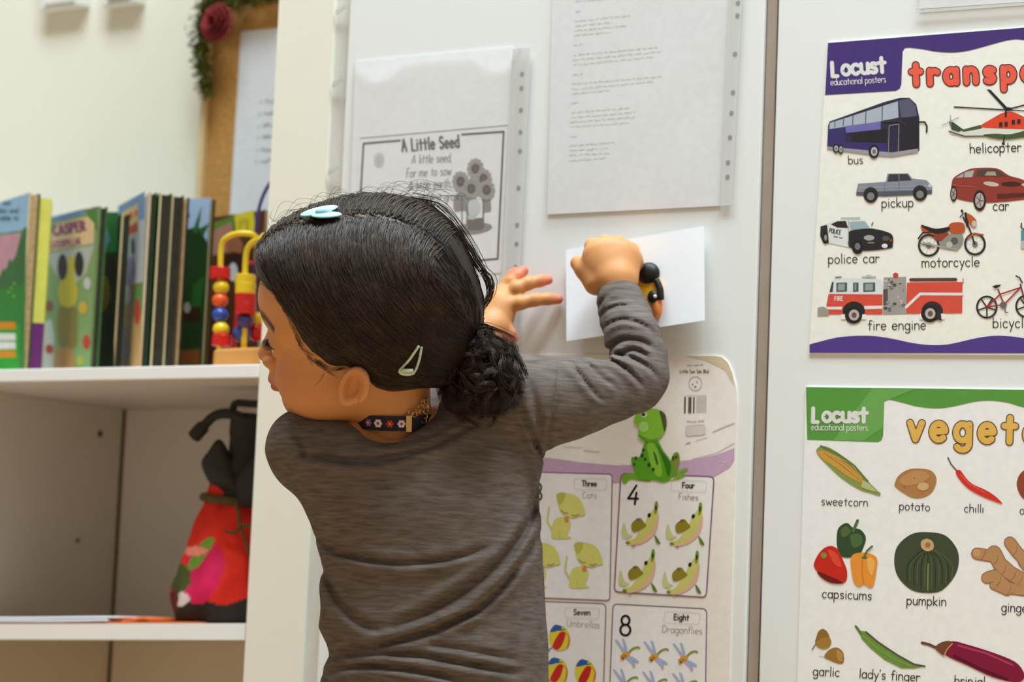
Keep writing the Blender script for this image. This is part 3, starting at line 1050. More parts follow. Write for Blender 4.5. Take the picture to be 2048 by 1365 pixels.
cv.text('transport', 846, 488, 165, 46, (240, 98, 78), 1, slope=-.035, track=40, outline=(16, (84, 36, 40)))
# bus
cv.poly([(213, 800), (225, 770), (640, 622), (760, 590), (830, 590), (882, 640), (905, 740), (905, 990), (860, 1010), (700, 1035), (600, 1030), (205, 975)], (52, 48, 74), 1)
cv.poly([(222, 832), (225, 782), (742, 616), (748, 740), (620, 768), (400, 800)], (176, 186, 198), 2)
for x, y0, y1 in ((265, 772, 815), (330, 750, 806), (402, 726, 800), (500, 694, 786), (625, 655, 768)):
    cv.line([(x, y0), (x - 3, y1)], 6, (70, 72, 90), 3)
cv.poly([(340, 806), (612, 770), (612, 830), (350, 858)], (112, 110, 172), 3)
cv.poly([(390, 870), (655, 822), (655, 930), (390, 922)], (44, 40, 46), 3)
cv.poly([(212, 830), (330, 812), (345, 860), (345, 970), (206, 960)], (60, 54, 108), 2)
cv.poly([(345, 925), (660, 932), (660, 1000), (345, 985)], (62, 52, 112), 3)
cv.poly([(205, 960), (520, 990), (700, 1005), (895, 975), (895, 1003), (700, 1036), (600, 1030), (205, 978)], (160, 158, 168), 4)
cv.poly([(748, 612), (830, 597), (876, 650), (888, 730), (765, 742)], (92, 92, 114), 3)
cv.poly([(770, 760), (895, 740), (895, 970), (770, 985)], (46, 42, 50), 3)
cv.line([(676, 802), (670, 1012)], 6, (150, 140, 120), 5).line([(750, 790), (745, 1000)], 6, (150, 140, 120), 5).line([(676, 802), (750, 790)], 6, (150, 140, 120), 5)
cv.line([(640, 770), (740, 762), (800, 790)], 20, (60, 52, 56), 4)
for x, y, a, b in ((560, 998, 40, 52), (272, 975, 24, 34), (308, 982, 20, 36)):
    cv.ell(x, y, a, b, (40, 36, 40), 5).ell(x + 2, y, a * .62, b * .66, (186, 184, 186), 6).ell(x + 2, y, a * .3, b * .3, (110, 108, 110), 7)
cv.line([(905, 775), (945, 775), (962, 805), (960, 850)], 13, (56, 50, 54), 4)
cv.text('bus', 366, 1094, 66, 6, INK, 1, slope=-.03, track=2)
# helicopter
cv.poly([(1415, 525), (1445, 530), (1570, 662), (1548, 672)], (42, 40, 44), 2)
cv.line([(1170, 660), (1560, 682)], 10, (48, 46, 48), 2).line([(1600, 672), (1760, 630), (2000, 600)], 10, (48, 46, 48), 2).line([(1600, 685), (1900, 700)], 7, (70, 70, 70), 2)
cv.smooth([(1370, 808), (1450, 752), (1545, 702), (1620, 700), (1720, 745), (1850, 800), (1860, 830), (1500, 822)], (226, 76, 48), 3)
cv.poly([(1125, 850), (1240, 838), (1380, 812), (1860, 815), (1870, 860), (1560, 892), (1440, 880), (1240, 882), (1150, 866)], (224, 226, 214), 2)
cv.poly([(1220, 835), (1370, 796), (1380, 822), (1240, 848)], (70, 92, 60), 3)
cv.smooth([(1390, 872), (1480, 862), (1600, 866), (1780, 820), (1900, 810), (1890, 870), (1700, 890), (1560, 906), (1450, 895)], (78, 92, 56), 4)
cv.poly([(1128, 768), (1160, 775), (1240, 832), (1200, 848), (1150, 830)], (62, 80, 62), 4)
cv.line([(1075, 802), (1205, 738)], 5, (150, 146, 140), 4).line([(1140, 720), (1146, 820)], 5, (150, 146, 140), 4)
cv.line([(1130, 845), (1250, 882), (1430, 880)], 8, (70, 72, 60), 4)
for x, y in ((1523, 793), (1563, 790), (1618, 775), (1660, 770)):
    cv.poly([(x - 12, y - 16), (x + 12, y - 18), (x + 12, y + 16), (x - 14, y + 18)], (50, 46, 48), 5)
cv.ell(1580, 676, 30, 14, (40, 38, 40), 5).line([(1562, 680), (1560, 730)], 14, (40, 38, 40), 5).line([(1550, 880), (1542, 930)], 9, (50, 50, 46), 5).ell(1542, 938, 12, 12, (50, 50, 46), 5)
cv.text('helicopter', 1288, 1011, 74, 7, INK, 1, slope=-.035, track=3)
# pickup
cv.poly([(440, 1242), (650, 1228), (664, 1166), (820, 1164), (850, 1202), (960, 1216), (1002, 1262), (1002, 1300), (900, 1330), (640, 1335), (440, 1332), (425, 1310)], (140, 144, 158), 1)
cv.poly([(664, 1226), (674, 1172), (744, 1170), (748, 1222)], (66, 60, 70), 2).poly([(756, 1220), (754, 1170), (815, 1170), (846, 1216)], (66, 60, 70), 2)
cv.line([(640, 1240), (640, 1330)], 4, (96, 98, 110), 2).line([(750, 1170), (752, 1330)], 4, (96, 98, 110), 2).line([(440, 1275), (990, 1262)], 5, (170, 174, 186), 2)
cv.poly([(430, 1305), (1000, 1290), (1000, 1320), (640, 1340), (425, 1330)], (90, 92, 100), 2)
for x, y in ((536, 1332), (910, 1318)):
    cv.ell(x, y - 6, 56, 58, (58, 52, 52), 3).ell(x, y + 4, 50, 52, (46, 42, 42), 4).ell(x, y + 6, 28, 30, (132, 130, 134), 5)
cv.ell(985, 1258, 14, 14, (200, 204, 210), 3)
# car
cv.smooth([(1150, 1240), (1172, 1192), (1260, 1142), (1330, 1124), (1490, 1126), (1585, 1180), (1690, 1212), (1770, 1270), (1775, 1335), (1700, 1362), (1400, 1388), (1200, 1360), (1150, 1320)], (150, 62, 52), 1)
cv.poly([(1332, 1182), (1352, 1136), (1482, 1132), (1572, 1186)], (88, 70, 66), 2).poly([(1400, 1180), (1420, 1150), (1480, 1150), (1490, 1182)], (170, 160, 140), 3)
cv.poly([(1180, 1198), (1258, 1152), (1322, 1140), (1306, 1192)], (176, 178, 176), 2).line([(1245, 1160), (1240, 1195)], 6, (120, 50, 44), 3)
cv.ell(1600, 1245, 76, 18, (70, 40, 38), 2).ell(1450, 1245, 60, 17, (206, 190, 176), 2, 8).ell(1720, 1250, 40, 14, (206, 190, 176), 2)
cv.poly([(1490, 1320), (1760, 1310), (1760, 1335), (1500, 1358)], (96, 44, 40), 2)
cv.line([(1150, 1250), (1340, 1270)], 5, (190, 100, 86), 2)
for x, y, a, b in ((1165, 1320, 26, 60), (1362, 1370, 48, 80), (1740, 1350, 28, 26)):
    cv.ell(x, y, a, b, (52, 40, 40), 3).ell(x, y, a * .7, b * .72, (184, 176, 172), 4)
    for q in range(5):
        an = q * 1.257
        cv.line([(x, y), (x + a * .6 * math.cos(an), y + b * .62 * math.sin(an))], 5, (96, 84, 84), 5)
cv.view(4.0156, 1600, 390)
cv.text('pickup', 655, 102, 78, 7, INK, 1, slope=-.02, track=3)
cv.text('car', 1550, 126, 78, 7, INK, 1, slope=-.03, track=3)
# police car
cv.poly([(168, 252), (245, 218), (330, 202), (520, 205), (572, 270), (400, 300), (395, 422), (240, 388), (190, 392), (165, 330)], (228, 232, 230), 1)
cv.smooth([(398, 292), (480, 276), (572, 270), (680, 292), (742, 325), (745, 400), (718, 430), (500, 450), (392, 415), (392, 340)], (46, 44, 46), 2)
cv.poly([(165, 252), (218, 240), (232, 388), (188, 390), (162, 330)], (52, 48, 48), 2)
cv.poly([(247, 236), (300, 212), (368, 210), (386, 266), (300, 262)], (58, 46, 44), 2)
cv.poly([(396, 217), (520, 210), (562, 270), (406, 276)], (158, 182, 190), 3)
cv.line([(330, 188), (480, 185)], 11, (176, 186, 194), 3).line([(388, 205), (392, 420)], 4, (120, 120, 120), 3)
cv.line([(575, 245), (585, 222)], 8, (50, 46, 46), 3)
cv.ell(462, 420, 46, 56, (38, 34, 36), 4).ell(462, 414, 22, 28, (122, 122, 120), 5)
cv.ell(205, 345, 24, 48, (40, 36, 36), 4).ell(206, 344, 12, 24, (150, 150, 150), 5)
cv.ell(555, 345, 42, 22, (170, 170, 164), 4).ell(690, 350, 30, 20, (90, 86, 86), 4).ell(680, 410, 24, 18, (232, 232, 228), 4).ell(730, 365, 8, 12, (200, 60, 56), 5).ell(570, 385, 30, 8, (120, 116, 112), 4)
cv.text('POLICE', 232, 302, 36, 6, (46, 50, 66), 3, slope=.19, sx=.72)
cv.scribble(270, 340, 345, 352, 5, (80, 84, 96), 12, 3)
cv.text('police car', 226, 552, 78, 7, INK, 1, slope=-.02, track=4)
# motorcycle
for x, y in ((1034, 406), (1405, 396)):
    cv.ring(x, y, 80, 84, 15, (44, 38, 36), 2).ring(x, y, 70, 74, 4, (150, 146, 140), 2).ell(x, y, 22, 24, (130, 124, 118), 2)
    for q in range(10):
        cv.line([(x, y), (x + 70 * math.cos(q * .628), y + 74 * math.sin(q * .628))], 2, (176, 172, 166), 1)
cv.smooth([(1190, 260), (1220, 225), (1300, 222), (1325, 260), (1310, 305), (1220, 310)], (190, 88, 48), 4)
cv.smooth([(975, 240), (1090, 272), (1195, 258), (1190, 292), (1090, 312), (1000, 270)], (46, 38, 36), 4)
cv.poly([(965, 250), (1090, 290), (1078, 325), (985, 300)], (190, 92, 48), 3).smooth([(1090, 300), (1180, 300), (1200, 340), (1170, 370), (1080, 360)], (150, 70, 46), 3)
cv.smooth([(1160, 350), (1220, 310), (1300, 320), (1310, 380), (1260, 440), (1160, 430), (1120, 400)], (150, 148, 142), 3)
cv.ell(1240, 370, 30, 28, (96, 92, 88), 4).ell(1200, 400, 26, 24, (190, 188, 182), 4)
cv.line([(990, 385), (1100, 410), (1260, 438)], 14, (170, 166, 160), 4).line([(960, 390), (1080, 420)], 8, (110, 100, 92), 4)
cv.line([(1310, 180), (1360, 270), (1402, 392)], 13, (52, 46, 44), 4).line([(1330, 150), (1340, 210), (1345, 250)], 22, (52, 44, 42), 4)
cv.smooth([(1340, 152), (1385, 170), (1418, 215), (1400, 262), (1360, 230)], (196, 92, 52), 5).ell(1398, 232, 20, 26, (206, 190, 170), 6)
cv.line([(1350, 345), (1400, 310), (1470, 322)], 14, (190, 92, 52), 5).line([(1300, 125), (1312, 150), (1285, 180)], 8, (50, 46, 44), 5).ell(1300, 130, 10, 13, (60, 54, 50), 5)
cv.line([(950, 350), (985, 305), (1050, 300)], 12, (60, 50, 46), 4)
cv.text('motorcycle', 976, 582, 80, 7, INK, 1, slope=-.015, track=4)
# fire engine
FR = (222, 84, 66)
cv.poly([(232, 798), (262, 690), (290, 664), (660, 680), (662, 802)], (226, 230, 230), 1)
cv.poly([(212, 886), (230, 796), (662, 800), (662, 960), (228, 960)], FR, 1)
cv.poly([(860, 706), (1305, 700), (1302, 950), (850, 955)], FR, 1)
cv.poly([(672, 664), (852, 658), (855, 955), (666, 960)], (166, 160, 156), 1)
for i in range(26):
    x, y = random.uniform(680, 835), random.uniform(680, 930)
    cv.ell(x, y, random.uniform(5, 20), random.uniform(4, 14), random.choice([(120, 112, 108), (196, 192, 190), (90, 80, 78), (140, 150, 152)]), 2, n=8)
cv.poly([(668, 760), (705, 755), (705, 880), (668, 890)], (96, 84, 82), 2)
cv.poly([(218, 900), (340, 898), (335, 922), (212, 920)], (234, 232, 228), 2).poly([(515, 893), (662, 890), (662, 914), (515, 920)], (234, 232, 228), 2)
cv.line([(852, 902), (965, 796), (1304, 798)], 22, (234, 232, 228), 2)
for x0, x1 in ((292, 378), (426, 470), (508, 604)):
    cv.poly([(x0, 706), (x1, 704), (x1, 776), (x0, 780)], (84, 96, 96), 2)
    cv.poly([(x0 + 14, 715), (x1 - 18, 713), (x1 - 20, 768), (x0 + 12, 770)], (150, 162, 158), 3)
cv.poly([(236, 782), (256, 700), (270, 700), (262, 780)], (70, 66, 90), 2)
cv.line([(890, 682), (1250, 680)], 26, (96, 62, 60), 2).line([(1310, 672), (1308, 710)], 7, (150, 148, 146), 2)
cv.poly([(142, 905), (190, 898), (230, 925), (230, 970), (142, 972)], (166, 156, 146), 2)
cv.ell(432, 935, 90, 78, (46, 42, 40), 2).poly([(330, 960), (530, 960), (530, 1000), (330, 1000)], (246, 245, 236), 3)
cv.ell(1062, 935, 86, 80, (56, 46, 44), 2).poly([(960, 956), (1160, 955), (1160, 1000), (960, 1000)], (246, 245, 236), 3)
for x, y in ((430, 968), (1042, 956)):
    cv.ell(x, y, 70, 68, (40, 36, 36), 4).ell(x + 4, y - 2, 42, 44, (190, 184, 178), 5).ell(x + 4, y - 2, 20, 22, (110, 86, 80), 6)
cv.poly([(1110, 900), (1132, 960), (1138, 1010), (1096, 1000)], (56, 50, 48), 5)
cv.ell(768, 645, 22, 20, (206, 70, 60), 3).line([(285, 662), (330, 660)], 10, (120, 124, 124), 3).line([(500, 662), (605, 660)], 12, (170, 176, 176), 3).ell(552, 650, 22, 8, (190, 196, 196), 3)
cv.text('FIRE', 278, 850, 34, 7, (240, 214, 206), 3, sx=.8, track=2)
cv.text('fire engine', 546, 1086, 80, 7, INK, 1, slope=-.01, track=4)
# bicycle
for x, y in ((1500, 902), (1815, 895)):
    cv.ring(x, y, 80, 86, 13, (44, 40, 38), 2).ring(x, y, 70, 75, 3, (150, 140, 132), 2)
    for q in range(5):
        cv.line([(x, y), (x + 74 * math.cos(q * 1.257 + .3), y + 80 * math.sin(q * 1.257 + .3))], 11, (56, 50, 50), 2)
BR = (168, 44, 52)
for p in ([(1500, 902), (1605, 800), (1770, 745)], [(1605, 800), (1640, 880), (1770, 745)], [(1500, 902), (1640, 880)], [(1590, 760), (1610, 810)]):
    cv.line(p, 11, BR, 4)
cv.line([(1770, 720), (1815, 895)], 12, (110, 50, 56), 4).ell(1632, 885, 28, 26, (110, 104, 100), 5).line([(1640, 890), (1650, 945), (1670, 945)], 8, (110, 104, 100), 5)
cv.poly([(1540, 738), (1570, 725), (1616, 722), (1600, 740), (1570, 752)], (50, 46, 46), 5).line([(1785, 705), (1762, 665), (1735, 652)], 11, (60, 54, 54), 5)
cv.text('bicycle', 1548, 1068, 84, 7, INK, 1, slope=0, track=4)
cv.line([(1778, 230), (1776, 260), (1800, 280)], 12, (90, 90, 96), 3).poly([(1775, 285), (2050, 260), (2050, 430), (1775, 425)], (90, 150, 160), 2).poly([(1775, 370), (1820, 365), (1820, 432), (1772, 430)], (190, 190, 186), 3)
w2 = catmull([(76, 1202), (150, 1182), (300, 1146), (450, 1133), (600, 1135), (750, 1158), (900, 1190), (1050, 1207), (1200, 1200), (1400, 1155), (1550, 1133), (1700, 1138), (1850, 1160), (2200, 1210), (2600, 1150), (2860, 1140)], 3)
cv.poly(w2 + [(2860, 1290), (1800, 1272), (76, 1270)], (86, 62, 142), 1)
tag(cv.build('transport_poster', M['print']), 'purple bordered transport poster with vehicles on the right board', 'poster')

# vegetable poster
cv = Canvas((0, -.0012, 0), NB, .0004).view(4.376, 1580, 760)
cv.sheet([(140, 62), (2048, 86), (3230, 101), (3230, 3420), (40, 3400), (64, 2648)], .0014, (246, 245, 243))
GR = (92, 156, 66)
wave = catmull([(3230, 260), (2600, 310), (2300, 300), (2048, 243), (1900, 200), (1740, 182), (1600, 195), (1420, 235), (1280, 250), (1120, 235), (1000, 205), (900, 180), (850, 171)], 3)
cv.poly([(140, 64), (2048, 88), (3230, 103)] + wave + [(824, 186), (815, 490), (800, 530), (770, 545), (150, 525)], GR, 0)
cv.poly([(720, 74), (1100, 80), (820, 190), (816, 420), (640, 536), (380, 530)], (112, 172, 86), 1)
cv.text('L', 194, 370, 120, 35, WH, 2, slope=.03, sx=.85)
cv.text('ocust', 286, 366, 132, 35, WH, 2, slope=.005, track=-4, sx=1.06)
cv.line([(316, 295), (316, 345)], 6, GR, 4).line([(294, 320), (340, 320)], 6, GR, 4)
cv.text('educational posters', 186, 442, 60, 6, WH, 2, slope=.012, sx=.84, track=-.5)
cv.text('vegetables', 1040, 520, 240, 54, (232, 184, 88), 1, slope=.028, track=56, outline=(18, (104, 70, 56)))
cv.smooth([(270, 582), (330, 590), (420, 640), (560, 745), (680, 885), (770, 975), (792, 992), (780, 1015), (700, 990), (610, 962), (450, 860), (300, 720), (240, 650), (232, 612)], (140, 156, 80), 1)
cv.smooth([(240, 625), (340, 640), (500, 745), (630, 870), (660, 915), (520, 855), (380, 755), (280, 690)], (210, 158, 70), 2)
for i in range(6):
    cv.line([(300 + i * 14, 640 + i * 4), (480 + i * 10, 770 - i * 8), (630, 890 - i * 6)], 5, (228, 182, 96) if i % 2 else (186, 130, 56), 3)
cv.line([(270, 580), (420, 650), (560, 750), (680, 890)], 16, (104, 128, 56), 3)
cv.poly([(640, 880), (680, 900), (770, 985), (700, 970), (620, 940)], (190, 192, 140), 3)
cv.smooth([(915, 915), (950, 840), (1040, 785), (1150, 778), (1240, 800), (1282, 870), (1252, 970), (1180, 1025), (1080, 1035), (990, 990), (930, 945)], (182, 128, 76), 1)
cv.smooth([(960, 880), (1050, 810), (1160, 800), (1220, 850), (1150, 900), (1020, 930)], (196, 146, 92), 2).ell(1165, 935, 50, 36, (214, 176, 130), 3).ell(1000, 940, 6, 5, (140, 90, 56), 3).ell(1090, 860, 6, 5, (150, 98, 60), 3)
cv.line([(1382, 682), (1410, 740), (1458, 795)], 12, (104, 96, 84), 1)
cv.smooth([(1450, 805), (1488, 792), (1540, 860), (1600, 915), (1700, 960), (1790, 1015), (1858, 1085), (1790, 1065), (1700, 1030), (1570, 960), (1480, 870)], (222, 52, 42), 2)
cv.line([(1490, 830), (1570, 915), (1700, 985)], 9, (236, 104, 88), 3)
cv.smooth([(1985, 930), (2010, 830), (2090, 780), (2200, 830), (2220, 950), (2140, 1060), (2040, 1040)], (150, 72, 50), 1)
for t_, x, y, sl in (('sweetcorn', 272, 1098, .03), ('potato', 955, 1140, .04), ('chilli', 1524, 1160, .03), ('onion', 2010, 1178, .03)):
    cv.text(t_, x, y, 76, 7, INK, 1, slope=sl, track=3)
cv.view(3.957, 1580, 1020)
cv.smooth([(370, 205), (388, 140), (450, 105), (500, 145), (560, 160), (600, 222), (580, 300), (548, 352), (470, 380), (400, 366), (374, 300)], (52, 78, 44), 1)
cv.smooth([(480, 200), (560, 200), (570, 270), (500, 300)], (80, 108, 66), 2).smooth([(400, 160), (450, 130), (480, 180), (420, 220)], (88, 104, 60), 2)
cv.line([(500, 170), (520, 120), (535, 86)], 22, (76, 116, 62), 3)
cv.smooth([(188, 430), (240, 332), (310, 288), (372, 310), (420, 400), (452, 490), (440, 570), (370, 584), (290, 560), (215, 490)], (206, 40, 28), 2)
cv.smooth([(300, 320), (370, 350), (410, 450), (350, 430)], (230, 76, 52), 3).smooth([(215, 490), (300, 520), (420, 580), (330, 582), (250, 540)], (120, 20, 18), 3).ell(268, 362, 24, 24, (150, 140, 70), 4)
cv.smooth([(478, 402), (500, 356), (560, 340), (640, 350), (690, 392), (680, 500), (660, 600), (622, 612), (585, 588), (550, 608), (508, 580), (488, 500)], (238, 152, 56), 3)
cv.line([(572, 400), (570, 500), (584, 585)], 10, (222, 124, 42), 4).smooth([(610, 380), (670, 410), (650, 520), (620, 480)], (246, 184, 90), 4)
cv.line([(585, 376), (610, 325), (650, 290)], 15, (92, 112, 52), 5).ell(590, 380, 26, 9, (92, 112, 52), 5)
cv.smooth([(825, 420), (850, 290), (960, 195), (1090, 178), (1230, 205), (1320, 310), (1335, 420), (1300, 530), (1200, 640), (1080, 660), (960, 635), (860, 540)], (66, 76, 54), 1)
for i, dx in enumerate((-200, -130, -60, 10, 80, 150, 210)):
    cv.line(catmull([(1085 + dx * .2, 320), (1085 + dx * .75, 430), (1085 + dx * .8, 640 - abs(dx) * .35)], 4), 9, (48, 58, 40), 2)
    cv.line(catmull([(1110 + dx * .2, 320), (1115 + dx * .78, 430), (1110 + dx * .8, 630 - abs(dx) * .35)], 4), 7, (90, 100, 70), 2)
cv.line([(1094, 430), (1090, 640)], 11, (128, 140, 76), 3)
cv.smooth([(1040, 300), (1040, 250), (1085, 230), (1130, 255), (1135, 310), (1085, 330)], (206, 170, 116), 4).ell(1090, 280, 22, 20, (160, 116, 84), 5)
GI, GD = (190, 142, 98), (158, 108, 72)
for pts, w in (([(1480, 348), (1620, 372)], 90), ([(1615, 340), (1660, 430), (1740, 500), (1860, 570)], 110), ([(1740, 260), (1800, 340), (1880, 420)], 90), ([(1560, 540), (1620, 520), (1720, 620), (1880, 640)], 90), ([(1610, 600), (1720, 650)], 60), ([(1860, 400), (2000, 560), (1960, 700)], 120)):
    cv.line(pts, w + 8, GD, 1).line(pts, w - 6, GI, 2)
for x, y in ((1540, 355), (1640, 400), (1700, 480), (1780, 520), (1790, 330), (1660, 570), (1740, 640), (1830, 560)):
    cv.line([(x - 26, y + 34), (x, y), (x + 10, y - 40)], 5, (166, 116, 78), 3)
cv.ell(1478, 345, 28, 30, (206, 156, 106), 3)
cv.smooth([(205, 1020), (225, 965), (262, 945), (300, 975), (310, 1030), (240, 1060), (200, 1050)], (150, 110, 44), 1)
cv.smooth([(200, 1055), (250, 1020), (310, 1010), (326, 1060), (290, 1100), (230, 1095)], (168, 128, 56), 2).line([(205, 1060), (175, 1108)], 8, (140, 110, 60), 2)
cv.smooth([(270, 1165), (310, 1110), (370, 1092), (420, 1130), (425, 1205), (390, 1220), (320, 1195)], (162, 118, 50), 1).line([(275, 1166), (230, 1160)], 5, (190, 180, 160), 1)
cv.smooth([(370, 1110), (415, 1140), (412, 1200), (380, 1190)], (186, 146, 78), 2)
cv.poly([(515, 920), (530, 920), (560, 960), (600, 965), (700, 1050), (850, 1150), (980, 1220), (1068, 1240), (980, 1258), (880, 1255), (750, 1190), (640, 1100), (565, 1020), (555, 975)], (112, 152, 62), 1)
cv.line([(600, 968), (700, 1052), (850, 1152), (980, 1224), (1066, 1241)], 14, (96, 88, 70), 2).line([(580, 1000), (700, 1110), (850, 1200), (960, 1240)], 8, (138, 172, 84), 2).line([(518, 922), (560, 985)], 14, (92, 116, 60), 2)
cv.line([(1045, 1055), (1100, 1068), (1165, 1098)], 22, (110, 70, 60), 1)
cv.smooth([(1220, 1070), (1290, 1042), (1400, 1068), (1600, 1130), (1780, 1205), (1850, 1290), (1845, 1345), (1780, 1368), (1600, 1325), (1400, 1232), (1230, 1150)], (134, 18, 58), 2)
cv.line([(1330, 1075), (1560, 1140), (1760, 1230)], 16, (176, 60, 96), 3).line([(1300, 1160), (1500, 1260), (1720, 1345)], 24, (92, 8, 38), 3)
cv.smooth([(1148, 1090), (1200, 1050), (1262, 1040), (1282, 1062), (1240, 1110), (1216, 1152), (1180, 1130)], (120, 72, 48), 4).line([(1284, 1062), (1240, 1110), (1222, 1152)], 10, (214, 150, 84), 5)
for t_, x, y, sl in (('capsicums', 253, 698, .045), ('pumpkin', 922, 752, .03), ('ginger', 1672, 806, .04), ('garlic', 180, 1312, .05), ("lady's finger", 546, 1332, .06), ('brinjal', 1300, 1385, .05)):
    cv.text(t_, x, y, 74, 7, INK, 1, slope=sl, track=3)
tag(cv.build('vegetable_poster', M['print']), 'green bordered vegetables poster below the transport poster', 'poster')

# numbers poster
cv = Canvas((0, -.0012, 0), NB, .0004).view(4.015, 1060, 690)
cv.sheet([(-1500, 60), (1000, 86), (1480, 88), (1540, 96), (1590, 140), (1625, 220), (1655, 330), (1665, 480), (1600, 2700), (1510, 3300), (-1640, 3180)], .0014, (246, 239, 231))
cv.poly([(1240, 76 + 12), (1480, 90), (1538, 98), (1588, 142), (1622, 222), (1640, 330), (1560, 200), (1420, 130)], (222, 204, 170), 0)
cv.poly([(-1540, 900), (60, 900), (200, 915), (400, 945), (700, 970), (1000, 955), (1300, 925), (1500, 885), (1640, 830), (1640, 930), (1600, 990), (1480, 1060), (60, 1150), (-1540, 1100)], (202, 168, 196), 0)
cv.line([(1300, 920), (1500, 870), (1640, 790)], 5, (190, 170, 186), 1).line([(1470, 700), (1560, 660), (1640, 630)], 8, (196, 186, 196), 1)
cv.line([(270, 820), (420, 828)], 4, (190, 178, 178), 1).line([(430, 850), (560, 862)], 5, (186, 172, 176), 1).line([(1330, 770), (1420, 745)], 5, (200, 190, 190), 1)
for i in range(40):
    x = random.uniform(80, 1600)
    cv.ell(x, 1000 + random.uniform(-50, 40) - max(0, x - 1200) * .16, random.uniform(2, 9), random.uniform(2, 6), (222, 196, 216), 1, n=8)
cv.scribble(1262, 172, 1395, 166, 4, (140, 134, 126), 9, 1)
cv.text('Little Sun Sdn Bhd', 1204, 228, 30, 4, (84, 74, 54), 1, sx=.72, track=1.2)
cv.ring(1328, 310, 52, 56, 7, (200, 196, 188), 1).ell(1306, 318, 5, 7, (120, 116, 108), 1).ell(1342, 300, 5, 8, (120, 116, 108), 1).ell(1328, 338, 8, 6, (110, 104, 96), 1)
for x, w, c_ in ((1245, 13, (96, 82, 62)), (1277, 10, (110, 90, 70)), (1290, 13, (96, 82, 62)), (1316, 12, (96, 82, 62))):
    cv.line([(x, 424), (x - 2, 545)], w, c_, 1)
for i in range(12):
    cv.line([(1338 + i * 7, 412), (1336 + i * 7, 545)], 2.6, (176, 170, 160), 1)
cv.line([(1240, 408), (1415, 404)], 4, (200, 194, 184), 1)
cv.scribble(1258, 625, 1400, 618, 5, (176, 168, 162), 14, 1).scribble(1252, 800, 1290, 790, 6, (170, 160, 156), 12, 1)
cv.rrect([(1250, 650), (1410, 640), (1410, 720), (1250, 735)], 30, 3, (220, 210, 204), 1, (222, 212, 206))
# cells
FRM = (140, 108, 128)
CELLW = (247, 243, 241)
cv.rrect([(-640, 1005), (660, 1040), (640, 2055), (-640, 2005)], 30, 8, FRM, 1, CELLW)
cv.rrect([(730, 1035), (1478, 1060), (1415, 2030), (676, 1985)], 40, 11, FRM, 1, CELLW)
cv.view(4.096, 1060, 1180)
cv.rrect([(-640, 70), (622, 116), (590, 1160), (-640, 1100)], 40, 8, FRM, 1, CELLW)
cv.rrect([(680, 118), (1448, 158), (1432, 1200), (640, 1160)], 40, 9, FRM, 1, CELLW)
cv.view(4.015, 1060, 690)
BX = (206, 196, 192)
cv.rrect([(356, 1072), (620, 1078), (612, 1168), (352, 1160)], 24, 3, BX, 3)
cv.rrect([(1138, 1085), (1420, 1095), (1414, 1184), (1130, 1172)], 24, 3, BX, 3)
cv.text('Three', 418, 1134, 42, 9, (92, 72, 70), 3, slope=.02, sx=.9, track=1)
cv.text('Cats', 420, 1232, 50, 4.5, (176, 164, 158), 3, slope=.03, track=1)
cv.text('Four', 1222, 1150, 44, 9, (70, 56, 56), 3, slope=.02, sx=.9, track=2)
cv.text('Fishes', 1192, 1244, 52, 4.5, (150, 134, 134), 3, slope=.045, track=1)
cv.text('4', 776, 1280, 150, 17, (24, 18, 20), 3, slope=.02, italic=.12, sx=.95)
cv.text('3', 20, 1252, 142, 15, (60, 54, 54), 3, slope=.02)
# frog
FG, FL, FD = (96, 168, 36), (140, 200, 60), (58, 116, 28)
cv.smooth([(745, 1110), (735, 1060), (790, 1030), (870, 1040), (960, 1060), (965, 1100), (880, 1092), (800, 1085), (770, 1115)], (120, 176, 50), 4)
cv.smooth([(1150, 1080), (1200, 1010), (1262, 992), (1262, 1010), (1215, 1030), (1255, 1050), (1180, 1085), (1080, 1100)], (120, 176, 50), 4)
cv.smooth([(1120, 1040), (1140, 900), (1180, 862), (1202, 900), (1195, 980), (1160, 1060)], (128, 150, 60), 5)
cv.smooth([(815, 905), (880, 900), (930, 770), (1020, 770), (1070, 850), (1140, 950), (1150, 1040), (1090, 1105), (990, 1090), (880, 1080), (830, 990)], FG, 6)
cv.smooth([(940, 800), (990, 790), (1040, 900), (1060, 1040), (1010, 1050), (960, 930)], FL, 7).smooth([(1010, 790), (1060, 860), (1130, 960), (1110, 1060), (1060, 900)], FD, 7)
cv.smooth([(990, 860), (1010, 880), (1030, 950), (1015, 960)], (70, 104, 50), 8)
for x, y, r in ((910, 845, 12), (900, 890, 13), (925, 920, 12), (955, 965, 14), (990, 1002, 13), (850, 910, 12), (835, 960, 10), (1150, 910, 12), (1175, 900, 10)):
    cv.ell(x, y, r, r * 1.2, (44, 84, 26), 8, n=10)
cv.smooth([(835, 610), (850, 560), (900, 540), (960, 515), (1040, 525), (1090, 600), (1085, 690), (1030, 760), (950, 785), (885, 750), (868, 700), (885, 660), (850, 640)], FL, 8)
cv.smooth([(1040, 530), (1085, 560), (1098, 640), (1080, 700), (1060, 620)], (84, 92, 50), 9).ell(912, 660, 40, 42, (176, 224, 120), 9).smooth([(870, 720), (960, 760), (1030, 750), (960, 785), (890, 755)], FG, 9)
cv.ell(920, 565, 24, 18, (226, 232, 214), 9, -40).ell(912, 560, 13, 14, (30, 30, 24), 10)


